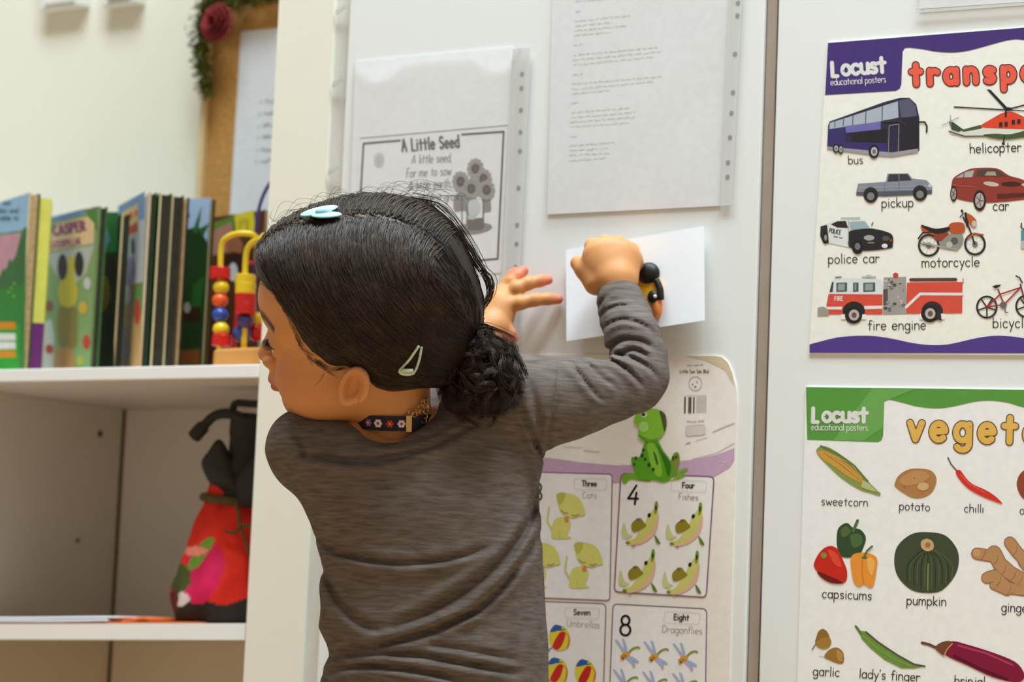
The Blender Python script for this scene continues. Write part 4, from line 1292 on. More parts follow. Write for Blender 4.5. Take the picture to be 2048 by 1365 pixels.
def cat(x, y, k):
    Y, D = (222, 218, 118), (196, 190, 84)
    f = lambda p: [(x + a * k, y + b * k) for a, b in p]
    cv.line(f([(-90, 130), (-130, 60), (-120, -20), (-112, -70)]), 18 * k, (216, 216, 136), 4)
    cv.smooth(f([(-90, 160), (-70, 60), (0, 20), (70, 40), (90, 100), (60, 190), (100, 215), (20, 225), (-80, 220)]), Y, 4)
    cv.line(f([(-10, 220), (-20, 150)]), 5 * k, D, 5)
    cv.smooth(f([(-40, -190), (60, -200), (170, -150), (225, -10), (170, 10), (120, 30), (40, 10), (-10, -40), (-35, -120)]), Y, 5)
    cv.smooth(f([(-42, -190), (40, -200), (10, -110), (-20, -100)]), D, 6)
    cv.line(f([(0, -40), (30, -15), (60, -12)]), 8 * k, (150, 130, 60), 6).line(f([(100, 5), (130, 15), (160, 0)]), 8 * k, (150, 130, 60), 6)
    cv.ell(x + 50 * k, y + 45 * k, 22 * k, 24 * k, (224, 140, 90), 6, n=12)


def fish(x, y, k):
    f = lambda p: [(x + a * k, y + b * k) for a, b in p]
    cv.smooth(f([(-140, 120), (-160, 60), (-140, -20), (-120, 30), (-100, 80), (-60, 100)]), (214, 212, 150), 4)
    cv.smooth(f([(-120, 130), (-60, 130), (0, 60), (50, -20), (90, -100), (150, -150), (170, -60), (150, 40), (90, 120), (0, 170), (-80, 175)]), (216, 212, 120), 4)
    cv.smooth(f([(160, -90), (172, -60), (150, 50), (90, 125), (0, 172), (-90, 178), (10, 145), (90, 70), (140, -20)]), (232, 190, 160), 5)
    cv.smooth(f([(-60, 60), (-70, -10), (0, -60), (40, -20), (60, 10), (0, 50)]), (150, 138, 40), 5).ell(x - 15 * k, y - 45 * k, 17 * k, 14 * k, (134, 100, 80), 6, n=10)
    cv.smooth(f([(130, -110), (135, -190), (155, -210), (165, -160), (145, -100)]), (132, 160, 50), 6).ell(x + 145 * k, y - 150 * k, 9 * k, 24 * k, (60, 56, 30), 7, n=10)
    cv.ell(x + 85 * k, y - 85 * k, 15 * k, 20 * k, (40, 38, 30), 6, 20, 12)
    cv.smooth(f([(130, 90), (160, 120), (185, 170), (150, 160)]), (110, 130, 50), 6).ell(x - 105 * k, y + 160 * k, 20 * k, 11 * k, (110, 136, 50), 6, n=10).ell(x - 55 * k, y + 188 * k, 16 * k, 8 * k, (170, 140, 110), 6, n=10)


cv.view(4.6545, 1060, 930)
for x, y in ((290, 465), (60, 925), (455, 925)):
    cat(x, y, 1.0)
for x, y in ((1020, 560), (1430, 570), (990, 1005), (1400, 1020)):
    fish(x, y, 1.05)
cv.view(4.096, 1060, 1180)
cv.rrect([(288, 146), (570, 152), (562, 240), (284, 228)], 24, 3, BX, 3)
cv.rrect([(1104, 178), (1396, 192), (1386, 286), (1094, 272)], 24, 3, BX, 3)
cv.text('Seven', 356, 206, 46, 8, (92, 80, 76), 3, slope=.02, sx=.95, track=2)
cv.text('Umbrellas', 300, 300, 56, 4.5, (184, 174, 168), 3, slope=.06, track=1)
cv.text('Eight', 1178, 248, 46, 9, (70, 56, 54), 3, slope=.03, sx=.95, track=2)
cv.text('Dragonflies', 1082, 350, 58, 4.5, (160, 146, 140), 3, slope=.05, track=1)
cv.text('8', 732, 375, 165, 18, (24, 18, 20), 3, slope=.02)


def umbrella(x, y):
    f = lambda p: [(x + a, y + b) for a, b in p]
    cv.ell(x, y, 86, 104, (236, 214, 60), 4, -8)
    cv.smooth(f([(-75, -55), (-40, -105), (10, -100), (50, -70), (-10, -60), (-50, -50)]), (50, 96, 168), 5)
    cv.smooth(f([(-55, 60), (0, -40), (38, -52), (50, -30), (30, 40), (0, 85), (-30, 95)]), (212, 40, 40), 5)
    cv.smooth(f([(50, -50), (85, -10), (82, 50), (60, 90), (76, 0)]), (222, 120, 40), 5)
    cv.ell(x + 30, y - 80, 14, 10, (200, 220, 60), 6, n=8)
    cv.line(f([(-60, 80), (-95, 100), (-80, 108)]), 8, (110, 100, 96), 3)


def dragonfly(x, y):
    f = lambda p: [(x + a, y + b) for a, b in p]
    V_ = (176, 186, 220)
    for p in ([(0, -20), (-60, -110), (-75, -130), (-55, -130), (10, -40)], [(10, -20), (-10, -120), (-20, -140), (5, -130), (30, -40)],
              [(30, 0), (90, 60), (80, 95), (60, 60), (20, 20)], [(40, -5), (110, 30), (120, 55), (90, 45), (40, 15)]):
        cv.smooth(f(p), V_, 4)
    cv.line(catmull(f([(35, -25), (70, -60), (110, -72), (125, -65)]), 4), 15, (140, 156, 50), 4)
    cv.ell(x + 14, y - 10, 36, 24, (222, 162, 56), 5, -20).ell(x - 14, y + 8, 18, 20, (206, 150, 60), 6, n=12).ell(x - 8, y + 18, 9, 9, (110, 70, 40), 7, n=10).ell(x + 10, y - 2, 10, 8, (196, 90, 40), 6, n=10)


for x, y in ((240, 397), (222, 665), (452, 680)):
    umbrella(x, y)
for x, y in ((770, 545), (1005, 560), (1245, 578), (755, 790), (995, 808), (1240, 822)):
    dragonfly(x, y)
tag(cv.build('numbers_poster', M['print']), 'number counting poster with frog, cats and fishes beside the girl', 'poster')


# ------------------------------------------------------------------ plastic sleeves
def sleeve(name, label, corners, strip, holes, paper_art, y0=-.0006):
    """corners TL TR BR BL of the clear pocket, photo pixels"""
    t = thing(name, P(*corners[0], 0), label, 'plastic sleeve', 'plastic sleeves on the wide board')
    paper_art(t)
    nx, ny = 24, 34
    v, f = [], []
    for k in (0, 1):
        for j in range(ny + 1):
            for i in range(nx + 1):
                u, w = i / nx, j / ny
                a = np.array(corners[0]) * (1 - u) + np.array(corners[1]) * u
                b = np.array(corners[3]) * (1 - u) + np.array(corners[2]) * u
                q = a * (1 - w) + b * w
                edge = min(1, 6 * min(u, 1 - u, w + .02, 1 - w))
                d = .0034 + edge * (.0007 * math.sin(u * 9 + w * 5) * math.sin(w * 11 + 1) + .0006 * math.sin(u * 3 - w * 7))
                if w < .06:
                    d += .0070 * (1 - w / .06) ** 1.5 * max(0, math.sin(u * 9.4 + .2)) ** 2  # top lip curls outward, a shape added to catch lamp glints
                v.append(P(q[0], q[1], -d - .00025 * k))
    n = (nx + 1) * (ny + 1)
    for j in range(ny):
        for i in range(nx):
            a = j * (nx + 1) + i
            f.append((a + n, a + nx + 1 + n, a + nx + 2 + n, a + n + 1))
            f.append((a, a + 1, a + nx + 2, a + nx + 1))
    obj('clear_pocket', v, f, M['plastic'], t, True)
    c_ = Canvas((0, -.0042, 0), NB, .0002)
    mb = MB()
    fr = [P(x, y, -.0044) for x, y in strip]
    mb.hexa([p + np.array([0, .0006, 0]) for p in fr], fr)
    so = mb.build('binding_strip', M['strip'], t)
    for x, y in holes:
        p = P(x, y, -.0045)
        a = MB().tube([p, p - np.array([0, .00012, 0])], .0024, 12).build('punch_hole', M['punch'], so)
    return t


def art_seed(t):
    c = Canvas((0, -.0012, 0), NB, .0002).view(2.437, 640, 0)
    c.sheet([(172, 300), (938, 226), (895, 1750), (120, 1790)], .0005, (250, 251, 253))
    c.build('backing_paper', M['print'], t)
    c = Canvas((0, -.0017, 0), NB, .0002).view(2.437, 640, 0)
    c.sheet([(195, 675), (915, 612), (885, 1330), (150, 1395)], .0005, (250, 250, 252))
    G1, G2 = (112, 106, 100), (120, 116, 112)
    c.line([(195, 674), (914, 611)], 4, (150, 146, 144), 1)
    c.line([(390, 685), (212, 700), (196, 980), (180, 1320), (500, 1295), (866, 1262), (895, 642), (692, 656)], 9, G1, 1)
    c.text('A Little Seed', 400, 738, 58, 9.5, G2, 1, slope=-.075, sx=.58, track=3)
    for t_, x, y in (('A little seed,', 446, 800), ('For me to sow', 420, 866), ('A little earth,', 432, 926), ('to make it grow,', 432, 992)):
        c.text(t_, x, y, 44, 3.6, (150, 146, 144), 1, slope=-.06, sx=.66, italic=.14, track=.6)
    c.ell(288, 780, 26, 36, (214, 218, 220), 1).ell(288, 780, 14, 20, (204, 208, 210), 2)
    for i, (x, y) in enumerate(((758, 823), (685, 885), (797, 873), (737, 920), (812, 926))):
        rot = 0
        c.ell(x, y, 36, 46, (166, 164, 160), 2 + i)
        for q in range(12):
            c.ell(x + 33 * math.cos(q * .524), y + 42 * math.sin(q * .524), 10, 10, (176, 174, 170), 2 + i, n=8)
        c.ell(x, y, 20, 24, (112, 100, 94), 3 + i).ell(x, y, 11, 13, (128, 114, 106), 4 + i)
    c.smooth([(655, 1030), (660, 950), (720, 940), (745, 980), (745, 1110), (790, 1110), (800, 950), (828, 970), (832, 1030), (800, 1040), (790, 1120), (715, 1125), (712, 1030)], (160, 157, 152), 1)
    c.ell(742, 1115, 98, 28, (158, 156, 150), 1, -6).poly([(718, 1068), (792, 1062), (792, 1120), (722, 1124)], (126, 120, 114), 2)
    c.smooth([(725, 985), (760, 970), (782, 1000), (770, 1040), (728, 1050)], (214, 220, 222), 2).ell(738, 1060, 26, 12, (208, 212, 212), 3)
    c.line([(692, 960), (692, 1110)], 5, (120, 116, 112), 3).line([(795, 950), (796, 1105)], 6, (120, 116, 112), 3).line([(715, 1000), (720, 1110)], 5, (130, 126, 122), 3)
    c.build('poem_page', M['print'], t)


def art_song(t):
    c = Canvas((0, -.0014, 0), NB, .0002).view(3.034, 1060, 0)
    c.sheet([(150, -600), (1255, -660), (1152, 1250), (105, 1302)], .0006, (248, 250, 252))
    for l in ((275, 15, 500, -5), (275, 78, 325, 70), (272, 135, 610, 98), (270, 163, 505, 140), (268, 193, 590, 160), (265, 222, 500, 198), (265, 280, 320, 272),
              (262, 340, 775, 292), (260, 370, 800, 318), (260, 400, 760, 350), (258, 460, 340, 450), (257, 515, 815, 468), (256, 548, 750, 500), (256, 575, 490, 553),
              (250, 632, 300, 627), (250, 690, 600, 660), (248, 720, 645, 685), (246, 748, 640, 715), (245, 776, 600, 750), (244, 836, 295, 830), (240, 890, 520, 870),
              (239, 920, 475, 905), (238, 948, 490, 935), (236, 982, 475, 965)):
        c.scribble(*l, 2.2, (184, 186, 188), 9, 1)
    c.build('song_page', M['print'], t)


hs = [(1044, 148), (1043, 176), (1042, 220), (1041, 264), (1040, 302), (1037, 376), (1034, 450), (1033, 488), (1031, 534)]
sleeve('plastic_sleeve', 'clear plastic sleeve holding the sunflower poem page, above the girl', [(706, 124), (1062, 94), (1030, 745), (672, 770)],
       [(1026, 98), (1061, 95), (1029, 742), (994, 745)], hs, art_seed)
hs = [(1476, 6), (1475, 31), (1470, 108), (1466, 185), (1463, 226), (1460, 275), (1456, 325), (1455, 354)]
sleeve('plastic_sleeve', 'clear plastic sleeve holding a typed song sheet, above the raised fist', [(1112, -200), (1494, -222), (1462, 410), (1086, 437)],
       [(1468, -220), (1494, -222), (1462, 410), (1440, 412)], hs, art_song)


def art_blank(t):
    c = Canvas((0, -.0014, 0), NB, .0002)
    c.sheet([(1850, -300), (2400, -340), (2400, -20), (1838, 18)], .0006, (248, 250, 252))
    c.build('blank_page', M['print'], t)


sleeve('plastic_sleeve', 'bottom corner of a sleeve at the top right, above the transport poster', [(1842, -300), (2400, -340), (2400, -14), (1830, 27)],
       [(1831, 20), (2400, -20), (2400, -15), (1830, 26)], [], art_blank)

# ------------------------------------------------------------------ card with the bee craft
cc = [(1132, 500), (1408, 452), (1410, 641), (1133, 683)]
nx, ny = 12, 10
v, f = [], []


def card_y(u, w):
    return -.0065 - .010 * w + .003 * math.sin(u * 3.1) * w


for k in (0, 1):
    for j in range(ny + 1):
        for i in range(nx + 1):
            u, w = i / nx, j / ny
            a = np.array(cc[0]) * (1 - u) + np.array(cc[1]) * u
            b = np.array(cc[3]) * (1 - u) + np.array(cc[2]) * u
            q = a * (1 - w) + b * w
            v.append(P(q[0], q[1], card_y(u, w) - .0006 * k))
n = (nx + 1) * (ny + 1)
for j in range(ny):
    for i in range(nx):
        a = j * (nx + 1) + i
        f.append((a + n, a + nx + 1 + n, a + nx + 2 + n, a + n + 1))
        f.append((a, a + 1, a + nx + 2, a + nx + 1))
for i in range(nx):
    a = ny * (nx + 1) + i
    f.append((i, i + n, i + 1 + n, i + 1))
    f.append((a, a + 1, a + 1 + n, a + n))
for j in range(ny):
    a = j * (nx + 1)
    f.append((a, a + nx + 1, a + nx + 1 + n, a + n))
    a += nx
    f.append((a, a + n, a + nx + 1 + n, a + nx + 1))
card = obj('white_card', v, f, M['paper'], None, False)
tag(card, 'tilted white card the girl presses to the board, bottom edge lifted', 'card')
yb = -.0145
be = thing('bee_craft', P(1300, 580, yb), 'small yellow and black bee cutout stuck on the white card by the cuff', 'craft')
px_ = np.linalg.norm(P(1300, 580, yb) - P(1300, 581, yb))
mb = MB().ball(P(1287, 588, yb), (38 * px_ * 1.15, .006, 52 * px_), 24, 14)
mb.build('bee_body', M['beeyellow'], be, True)
mb = MB().ball(P(1297, 548, yb - .002), (21 * px_ * 1.15, .008, 23 * px_), 20, 12)
mb.build('head_tuft', M['beeblack'], be, True)
mb = MB().tube([P(x, y, yb - .004) for x, y in catmull([(1312, 560), (1320, 578), (1322, 600)], 5)], [.0035] * 10 + [.003], 8)
mb.build('wing_edge', M['beeblack'], be, True)
mb = MB().ball(P(1314, 614, yb - .002), (9 * px_ * 1.2, .006, 22 * px_), 16, 10)
mb.build('cheek', M['beeorange'], be, True)
mb = MB().ball(P(1306, 594, yb - .0065), (10.5 * px_ * 1.15, .004, 13 * px_), 16, 10)
e_ = mb.build('eye', M['beeblack'], be, True)
mb = MB().ball(P(1310, 593, yb - .011), (3.2 * px_ * 1.15, .0015, 3.6 * px_), 10, 8)
mb.build('eye_highlight', M['white'], e_, True)
# ------------------------------------------------------------------ the girl
def nets(F, lo, h):
    """surface nets: quads on the zero level of a sampled field"""
    S = F < 0
    s8 = np.zeros(tuple(n - 1 for n in F.shape), np.int8)
    for a in (0, 1):
        for b in (0, 1):
            for c in (0, 1):
                s8 += S[a:S.shape[0] - 1 + a, b:S.shape[1] - 1 + b, c:S.shape[2] - 1 + c]
    idx = np.argwhere((s8 > 0) & (s8 < 8))
    ids = -np.ones(s8.shape, np.int32)
    ids[idx[:, 0], idx[:, 1], idx[:, 2]] = np.arange(len(idx))
    acc = np.zeros((len(idx), 3))
    cnt = np.zeros(len(idx))
    cs = [(a, b, c) for a in (0, 1) for b in (0, 1) for c in (0, 1)]
    for p in cs:
        for ax in range(3):
            if p[ax] == 0:
                q = list(p)
                q[ax] = 1
                fa = F[idx[:, 0] + p[0], idx[:, 1] + p[1], idx[:, 2] + p[2]]
                fb = F[idx[:, 0] + q[0], idx[:, 1] + q[1], idx[:, 2] + q[2]]
                m = (fa < 0) != (fb < 0)
                t = np.where(m, fa / np.where(m, fa - fb, 1), 0)
                pos = np.array(p, float)[None, :].repeat(len(idx), 0)
                pos[:, ax] += t
                acc += pos * m[:, None]
                cnt += m
    V = np.asarray(lo) + h * (idx + acc / cnt[:, None])
    faces = []
    for ax in range(3):
        b, c = (ax + 1) % 3, (ax + 2) % 3
        sl0, sl1 = [slice(1, -1)] * 3, [slice(1, -1)] * 3
        sl0[ax], sl1[ax] = slice(0, -1), slice(1, None)
        A, B = S[tuple(sl0)], S[tuple(sl1)]
        e = np.argwhere(A != B)
        ins = A[e[:, 0], e[:, 1], e[:, 2]]
        e[:, b] += 1
        e[:, c] += 1
        q = []
        for db, dc in ((-1, -1), (0, -1), (0, 0), (-1, 0)):
            g = e.copy()
            g[:, b] += db
            g[:, c] += dc
            q.append(ids[g[:, 0], g[:, 1], g[:, 2]])
        q = np.stack(q, 1)
        q[~ins] = q[~ins][:, ::-1]
        faces.append(q)
    return V, np.concatenate(faces)


def relax(V, Fq, n=2, lam=.5):
    for _ in range(n):
        s = np.zeros_like(V)
        c = np.zeros(len(V))
        for i in range(4):
            for j in (1, 3):
                np.add.at(s, Fq[:, i], V[Fq[:, (i + j) % 4]])
                np.add.at(c, Fq[:, i], 1)
        V = V + lam * (s / c[:, None] - V)
    return V


class Field:
    def __init__(s, lo, hi, h):
        s.lo, s.h = np.array(lo, float), h
        s.n = [int((b - a) / h) + 1 for a, b in zip(lo, hi)]
        s.ax = [(lo[i] + h * np.arange(s.n[i])).astype(np.float32) for i in range(3)]
        s.F = np.full(s.n, 0.5, np.float32)

    def sub(s, lo, hi):
        sl = tuple(slice(max(0, int((lo[i] - s.lo[i]) / s.h)), max(0, min(s.n[i], int((hi[i] - s.lo[i]) / s.h) + 2))) for i in range(3))
        return sl, s.ax[0][sl[0]][:, None, None], s.ax[1][sl[1]][None, :, None], s.ax[2][sl[2]][None, None, :]

    def put(s, fn, lo, hi, k=0.0, cut=False):
        sl, X, Y, Z = s.sub(lo, hi)
        a = s.F[sl]
        if a.size == 0:
            return s
        b = fn(X, Y, Z)
        if cut:
            b = -b
            if k:
                t = np.clip(.5 - .5 * (b - a) / k, 0, 1)
                s.F[sl] = a * t + b * (1 - t) + k * t * (1 - t)
            else:
                s.F[sl] = np.maximum(a, b)
        else:
            if k:
                t = np.clip(.5 + .5 * (b - a) / k, 0, 1)
                s.F[sl] = a * t + b * (1 - t) - k * t * (1 - t)
            else:
                s.F[sl] = np.minimum(a, b)
        return s

    def ell(s, c, r, k=0.0, cut=False, R=None):
        c, r = np.asarray(c, float), np.asarray(r, float)
        m = max(r) + .03 + k

        def fn(X, Y, Z):
            x, y, z = X - c[0], Y - c[1], Z - c[2]
            if R is not None:
                x, y, z = (R[i][0] * x + R[i][1] * y + R[i][2] * z for i in range(3))
            k0 = np.sqrt((x / r[0]) ** 2 + (y / r[1]) ** 2 + (z / r[2]) ** 2) + 1e-6
            k1 = np.sqrt((x / r[0] ** 2) ** 2 + (y / r[1] ** 2) ** 2 + (z / r[2] ** 2) ** 2) + 1e-6
            return k0 * (k0 - 1) / k1
        return s.put(fn, c - m, c + m, k, cut)

    def cone(s, a, b, ra, rb, k=0.0, cut=False):
        a, b = np.asarray(a, float), np.asarray(b, float)
        m = max(ra, rb) + .02 + k
        d = b - a
        L = max(float(d @ d), 1e-12)

        def fn(X, Y, Z):
            t = np.clip(((X - a[0]) * d[0] + (Y - a[1]) * d[1] + (Z - a[2]) * d[2]) / L, 0, 1)
            return np.sqrt((X - a[0] - t * d[0]) ** 2 + (Y - a[1] - t * d[1]) ** 2 + (Z - a[2] - t * d[2]) ** 2) - (ra + t * (rb - ra))
        return s.put(fn, np.minimum(a, b) - m, np.maximum(a, b) + m, k, cut)

    def chain(s, pts, k=0.004):
        for (p, ra), (q, rb) in zip(pts, pts[1:]):
            s.cone(p, q, ra, rb, k)
        return s

    def mesh(s, frame, org, it=2):
        V, Q = nets(s.F, s.lo, s.h)
        V = relax(V, Q, it)
        if np.linalg.det(np.array(frame)) < 0:
            Q = Q[:, ::-1]
        Wv = np.asarray(org) + V @ np.array(frame)
        return V, Wv, np.ascontiguousarray(Q)


CAMF = np.array([cR, cU, cF])


def K(px, py, z):
    """camera-metric coordinates (right, up, depth) of a pixel at depth z"""
    return np.array([(px - 1024) / FPX * z, -(py - 682.5) / FPX * z, z])


def tocam(p):
    return CAMF @ (np.asarray(p) - cC)


def pix(p):
    q = tocam(p)
    return 1024 + FPX * q[0] / q[2], 682.5 - FPX * q[1] / q[2]


# head frame: forward, left, up (the head faces left, tipped towards her left shoulder)
HF = np.array([(-0.9853, 0.0210, 0.1694), (-0.1651, -0.3697, -0.9144), (-0.0434, 0.9289, -0.3677)])
HC = K(731, 613, 2.13)
HW = HF @ CAMF
HO = cC + HC @ CAMF


def h2c(p):
    return HC + np.asarray(p) @ HF


def c2h(p):
    return HF @ (np.asarray(p) - HC)


def hw(p):
    return HO + np.asarray(p) @ HW


NB0 = c2h(K(792, 905, 2.17))
NT0 = np.array([-.022, 0, -.05])
H = Field((-.125, -.105, -.185), (.125, .105, .10), .0015)
H.ell((-.004, 0, .005), (.088, .0695, .076))
H.ell((.044, 0, .010), (.0535, .053, .046), .02)
H.ell((.030, 0, -.045), (.053, .053, .062), .02)
H.ell((.026, 0, -.070), (.050, .047, .036), .02)
H.ell((.062, 0, -.092), (.021, .024, .0185), .018)
for s in (1, -1):
    H.ell((.048, .033 * s, -.060), (.028, .024, .029), .02)
    H.cone((.080, .008 * s, -.006), (.066, .043 * s, -.010), .009, .007, .012)
    H.ell((.092, .031 * s, -.027), (.013, .016, .011), .010, True)
H.cone((.083, 0, -.018), (.0965, 0, -.048), .0055, .0085, .008)
for s in (1, -1):
    H.ell((.090, .0095 * s, -.0525), (.0085, .0062, .006), .004)
    H.ell((.092, .006 * s, -.0582), (.004, .003, .003), .002, True)
    H.ell((.0705, .031 * s, -.0265), (.0142, .0142, .0142), .003)
    # opening between the lids
    R = np.eye(3)
    H.ell((.0835, .0315 * s, -.0285), (.009, .0128, .0046), .0012, True)
H.ell((.083, 0, -.068), (.012, .020, .009), .010)
H.ell((.0885, 0, -.0705), (.0075, .0175, .0042), .003)
H.ell((.0870, 0, -.0780), (.0075, .0150, .0050), .003)
H.cone((.0965, -.010, -.0742), (.0965, .010, -.0742), .0016, .0016, .0015, True)
H.cone(NT0, NB0, .0335, .0335, .016)
# ears
for s in (1, -1):
    ca, sa = math.cos(math.radians(8)), math.sin(math.radians(8))
    ef, el, eu = np.array([ca, -sa * s, .0]), None, np.array([-.42, 0, 1.0])
    eu /= np.linalg.norm(eu)
    ef = ef - eu * (ef @ eu)
    ef /= np.linalg.norm(ef)
    el = np.cross(eu, ef)
    ec = np.array([-.003, .0705 * s, -.0485])
    H.ell(ec - el * 0, (.0125, .0045, .0195), .004, R=(ef, el, eu))
    rim = []
    for i in range(15):
        a = math.radians(205 - i * 20)
        rim.append((ec + ef * (.0112 * math.cos(a) - .001) + eu * .0180 * math.sin(a) + el * .0040 * s, .0028))
    H.chain(rim, .002)
    H.ell(ec - eu * .0165 + ef * .003 + el * .001 * s, (.0066, .0038, .0062), .003, R=(ef, el, eu))
    H.ell(ec + ef * .0005 - eu * .001 + el * .0052 * s, (.0068, .0080, .0118), .002, True, R=(ef, el, eu))
    H.cone(ec + ef * .0085 - eu * .002 + el * .001 * s, ec + ef * .0085 - eu * .007 + el * .002 * s, .0026, .0022, .002)
vh, wh_, qh = H.mesh(HW, HO, 2)
SK = np.array(lin((212, 147, 92)))
SKR = np.array(lin((206, 120, 92)))
LIP = np.array(lin((176, 92, 84)))
BROW = np.array(lin((52, 36, 28)))


def blend(col, c, w):
    return col * (1 - w[:, None]) + c * w[:, None]


ch = np.tile(SK, (len(vh), 1))
x, y, z = vh.T
ch = blend(ch, SKR, .45 * np.exp(-(((x - .06) / .03) ** 2 + ((np.abs(y) - .04) / .022) ** 2 + ((z + .058) / .02) ** 2)))
ch = blend(ch, LIP, np.clip(1.3 * np.exp(-(((z + .0745) / .0075) ** 4 + (y / .019) ** 4)), 0, 1) * (x > .078))
# eyebrows
ay = np.abs(y)
zb_ = -.0045 + .006 * np.sin(np.clip((ay - .008) / .042, 0, 1) * 2.6) - .006 * np.clip((ay - .036) / .014, 0, 1)
bw = np.exp(-((z - zb_) / (.0060 - .0026 * np.clip((ay - .02) / .03, 0, 1))) ** 4) * (ay > .010) * (ay < .049) * (x > .05)
ch = blend(ch, BROW, .92 * bw)

# hands -------------------------------------------------------------
BZ = lambda px, py: float(tocam(P(px, py, 0))[2])
R1 = Field(K(1120, 660, 2.27) + np.array([0, 0, 0]), K(1310, 440, 2.37) + np.array([0, 0, 0]), .0012)
dz = 2.348 - BZ(1230, 520) + .0065       # card surface depth against the first guess
zz = BZ(1230, 520) - .020                # depth of the card under the fist


def kk(px, py, d):
    return K(px, py, zz - d)


R1.chain([(kk(1250, 660, .062), .0150), (kk(1240, 600, .050), .0155), (kk(1234, 560, .042), .0165), (kk(1224, 530, .034), .0165)], .006)
kn = [((1190, 510), .0116), ((1214, 502), .0120), ((1239, 503), .0116), ((1258, 514), .0106)]
for (kx, ky), r in kn:
    R1.chain([(kk(1230 + (kx - 1225) * .45, 556, .040), .0135), (kk(kx, ky, .031), r)], .010)
R1.ell(kk(1222, 522, .036), (.027, .022, .010), .008)
R1.ell(kk(1193, 545, .032), (.012, .017, .011), .008)
fing = [((1186, 493, .015), (1186, 520, .0075)), ((1210, 487, .014), (1210, 518, .0075)), ((1236, 488, .014), (1236, 520, .0075)), ((1261, 502, .015), (1262, 530, .0075))]
for ((kx, ky), r), (p1, p2) in zip(kn, fing):
    R1.chain([(kk(kx, ky, .029), r * .86), (kk(*p1), .0082), (kk(*p2), .0072)], .003)
R1.chain([(kk(1266, 520, .030), .0100), (kk(1270, 528, .020), .0085), (kk(1266, 552, .012), .007)], .003)
R1.chain([(kk(1192, 566, .036), .0125), (kk(1170, 540, .028), .0092), (kk(1156, 527, .020), .0078)], .005)
v1, w1, q1 = R1.mesh(CAMF, cC, 2)
c1 = np.tile(SK, (len(v1), 1))
L1 = Field(K(900, 740, 2.28), K(1140, 515, 2.45), .0012)
zl = BZ(1040, 600) - .012


def kl(px, py, d):
    return K(px, py, zl - d)


L1.chain([(kl(940, 705, .050), .0190), (kl(985, 655, .034), .0165), (kl(996, 632, .026), .0155)], .006)
for (px, py, d, r) in ((1012, 612, .026, .0088), (1010, 600, .020, .0088), (1008, 590, .014, .0085), (1004, 585, .008, .008)):
    L1.chain([(kl(990, 640, .026), .0115), (kl(px, py, d), r)], .008)
L1.ell(kl(1000, 618, .022), (.013, .020, .014), .008)
ftip = []
for pts in ([(1012, 612, .027, .0082), (1040, 606, .030, .0073), (1068, 600, .028, .0068), (1096, 598, .024, .0062), (1116, 599, .020, .0052)],
            [(1012, 598, .020, .0082), (1034, 577, .024, .0074), (1056, 567, .022, .0068), (1080, 562, .018, .0062), (1096, 560, .015, .0052)],
            [(1010, 588, .012, .0080), (1024, 564, .012, .0070), (1036, 552, .010, .0064), (1047, 542, .008, .0054)],
            [(1006, 586, .006, .0074), (1014, 566, .003, .0062), (1024, 552, .002, .0056), (1032, 543, .002, .0048)],
            [(992, 645, .030, .0105), (1008, 660, .034, .0082), (1018, 668, .034, .0072), (1025, 676, .032, .0060)]):
    L1.chain([(kl(a, b, c), r) for a, b, c, r in pts], .003)
    ftip.append(kl(*pts[-1][:3]))
v2, w2_, q2 = L1.mesh(CAMF, cC, 2)
c2_ = np.tile(SK, (len(v2), 1))
for tpt in ftip:
    c2_ = blend(c2_, np.array(lin((226, 112, 100))), .8 * np.exp(-np.sum((v2 - tpt) ** 2, 1) / .011 ** 2))

# trunk, arms and legs under the clothes -------------------------------
foot = W(862, 1400, 2.16)
BD = Field(K(520, 2720, 2.0), K(1340, 560, 2.42), .004) if False else None
pel = tocam(foot)
dn = -np.array([0, 0, 1.0]) @ CAMF.T           # world down in camera axes
hipz = foot[2]
lo = np.array([pel[0] - .21, pel[1] - hipz - .05, 2.02])
hi = np.array([pel[0] + .26, -(560 - 682.5) / FPX * 2.2, 2.46])
BD = Field(lo, hi, .004)
BD.ell(K(815, 1000, 2.168), (.088, .075, .050), 0)
BD.ell(K(850, 1130, 2.168), (.080, .075, .048), .03)
BD.ell(K(860, 1330, 2.165), (.086, .070, .055), .04)
BD.chain([(K(792, 880, 2.17), .030), (K(800, 960, 2.168), .036)], .02)
BD.chain([(K(900, 880, 2.165), .035), (K(1040, 805, 2.16), .026), (K(1130, 800, 2.18), .024), (K(1282, 758, 2.235), .019), (K(1266, 670, 2.262), .015), (K(1242, 610, zz - .051), .0145)], .02)
BD.chain([(K(700, 900, 2.16), .032), (K(612, 900, 2.16), .026), (K(800, 858, 2.30), .018), (K(940, 705, zl - .052), .0170)], .02)
sidew = np.array([cR[0], cR[1], 0])
sidew /= np.linalg.norm(sidew)
fwdw = np.array([cF[0], cF[1], 0])
fwdw /= np.linalg.norm(fwdw)
legs = []
for s in (-1, 1):
    hp = foot + sidew * .045 * s
    knee = hp + sidew * .008 * s
    knee[2] = hipz * .53
    ank = knee + sidew * .004 * s
    ank[2] = .062
    legs.append((hp, knee, ank))
    BD.chain([(tocam(hp), .048), (tocam(knee), .034), (tocam(ank), .023)], .02)
    BD.chain([(tocam(ank), .022), (tocam(ank + fwdw * .05 - np.array([0, 0, .025])), .018)], .01)
vb, wb, qb = BD.mesh(CAMF, cC, 2)
cb_ = np.tile(SK, (len(vb), 1))
allv = np.concatenate([wh_, w1, w2_, wb])
allq = np.concatenate([qh, q1 + len(wh_), q2 + len(wh_) + len(w1), qb + len(wh_) + len(w1) + len(w2_)])
girl = obj('person', allv, allq, M['skin'], None, True, pcols=np.concatenate([ch, c1, c2_, cb_]))
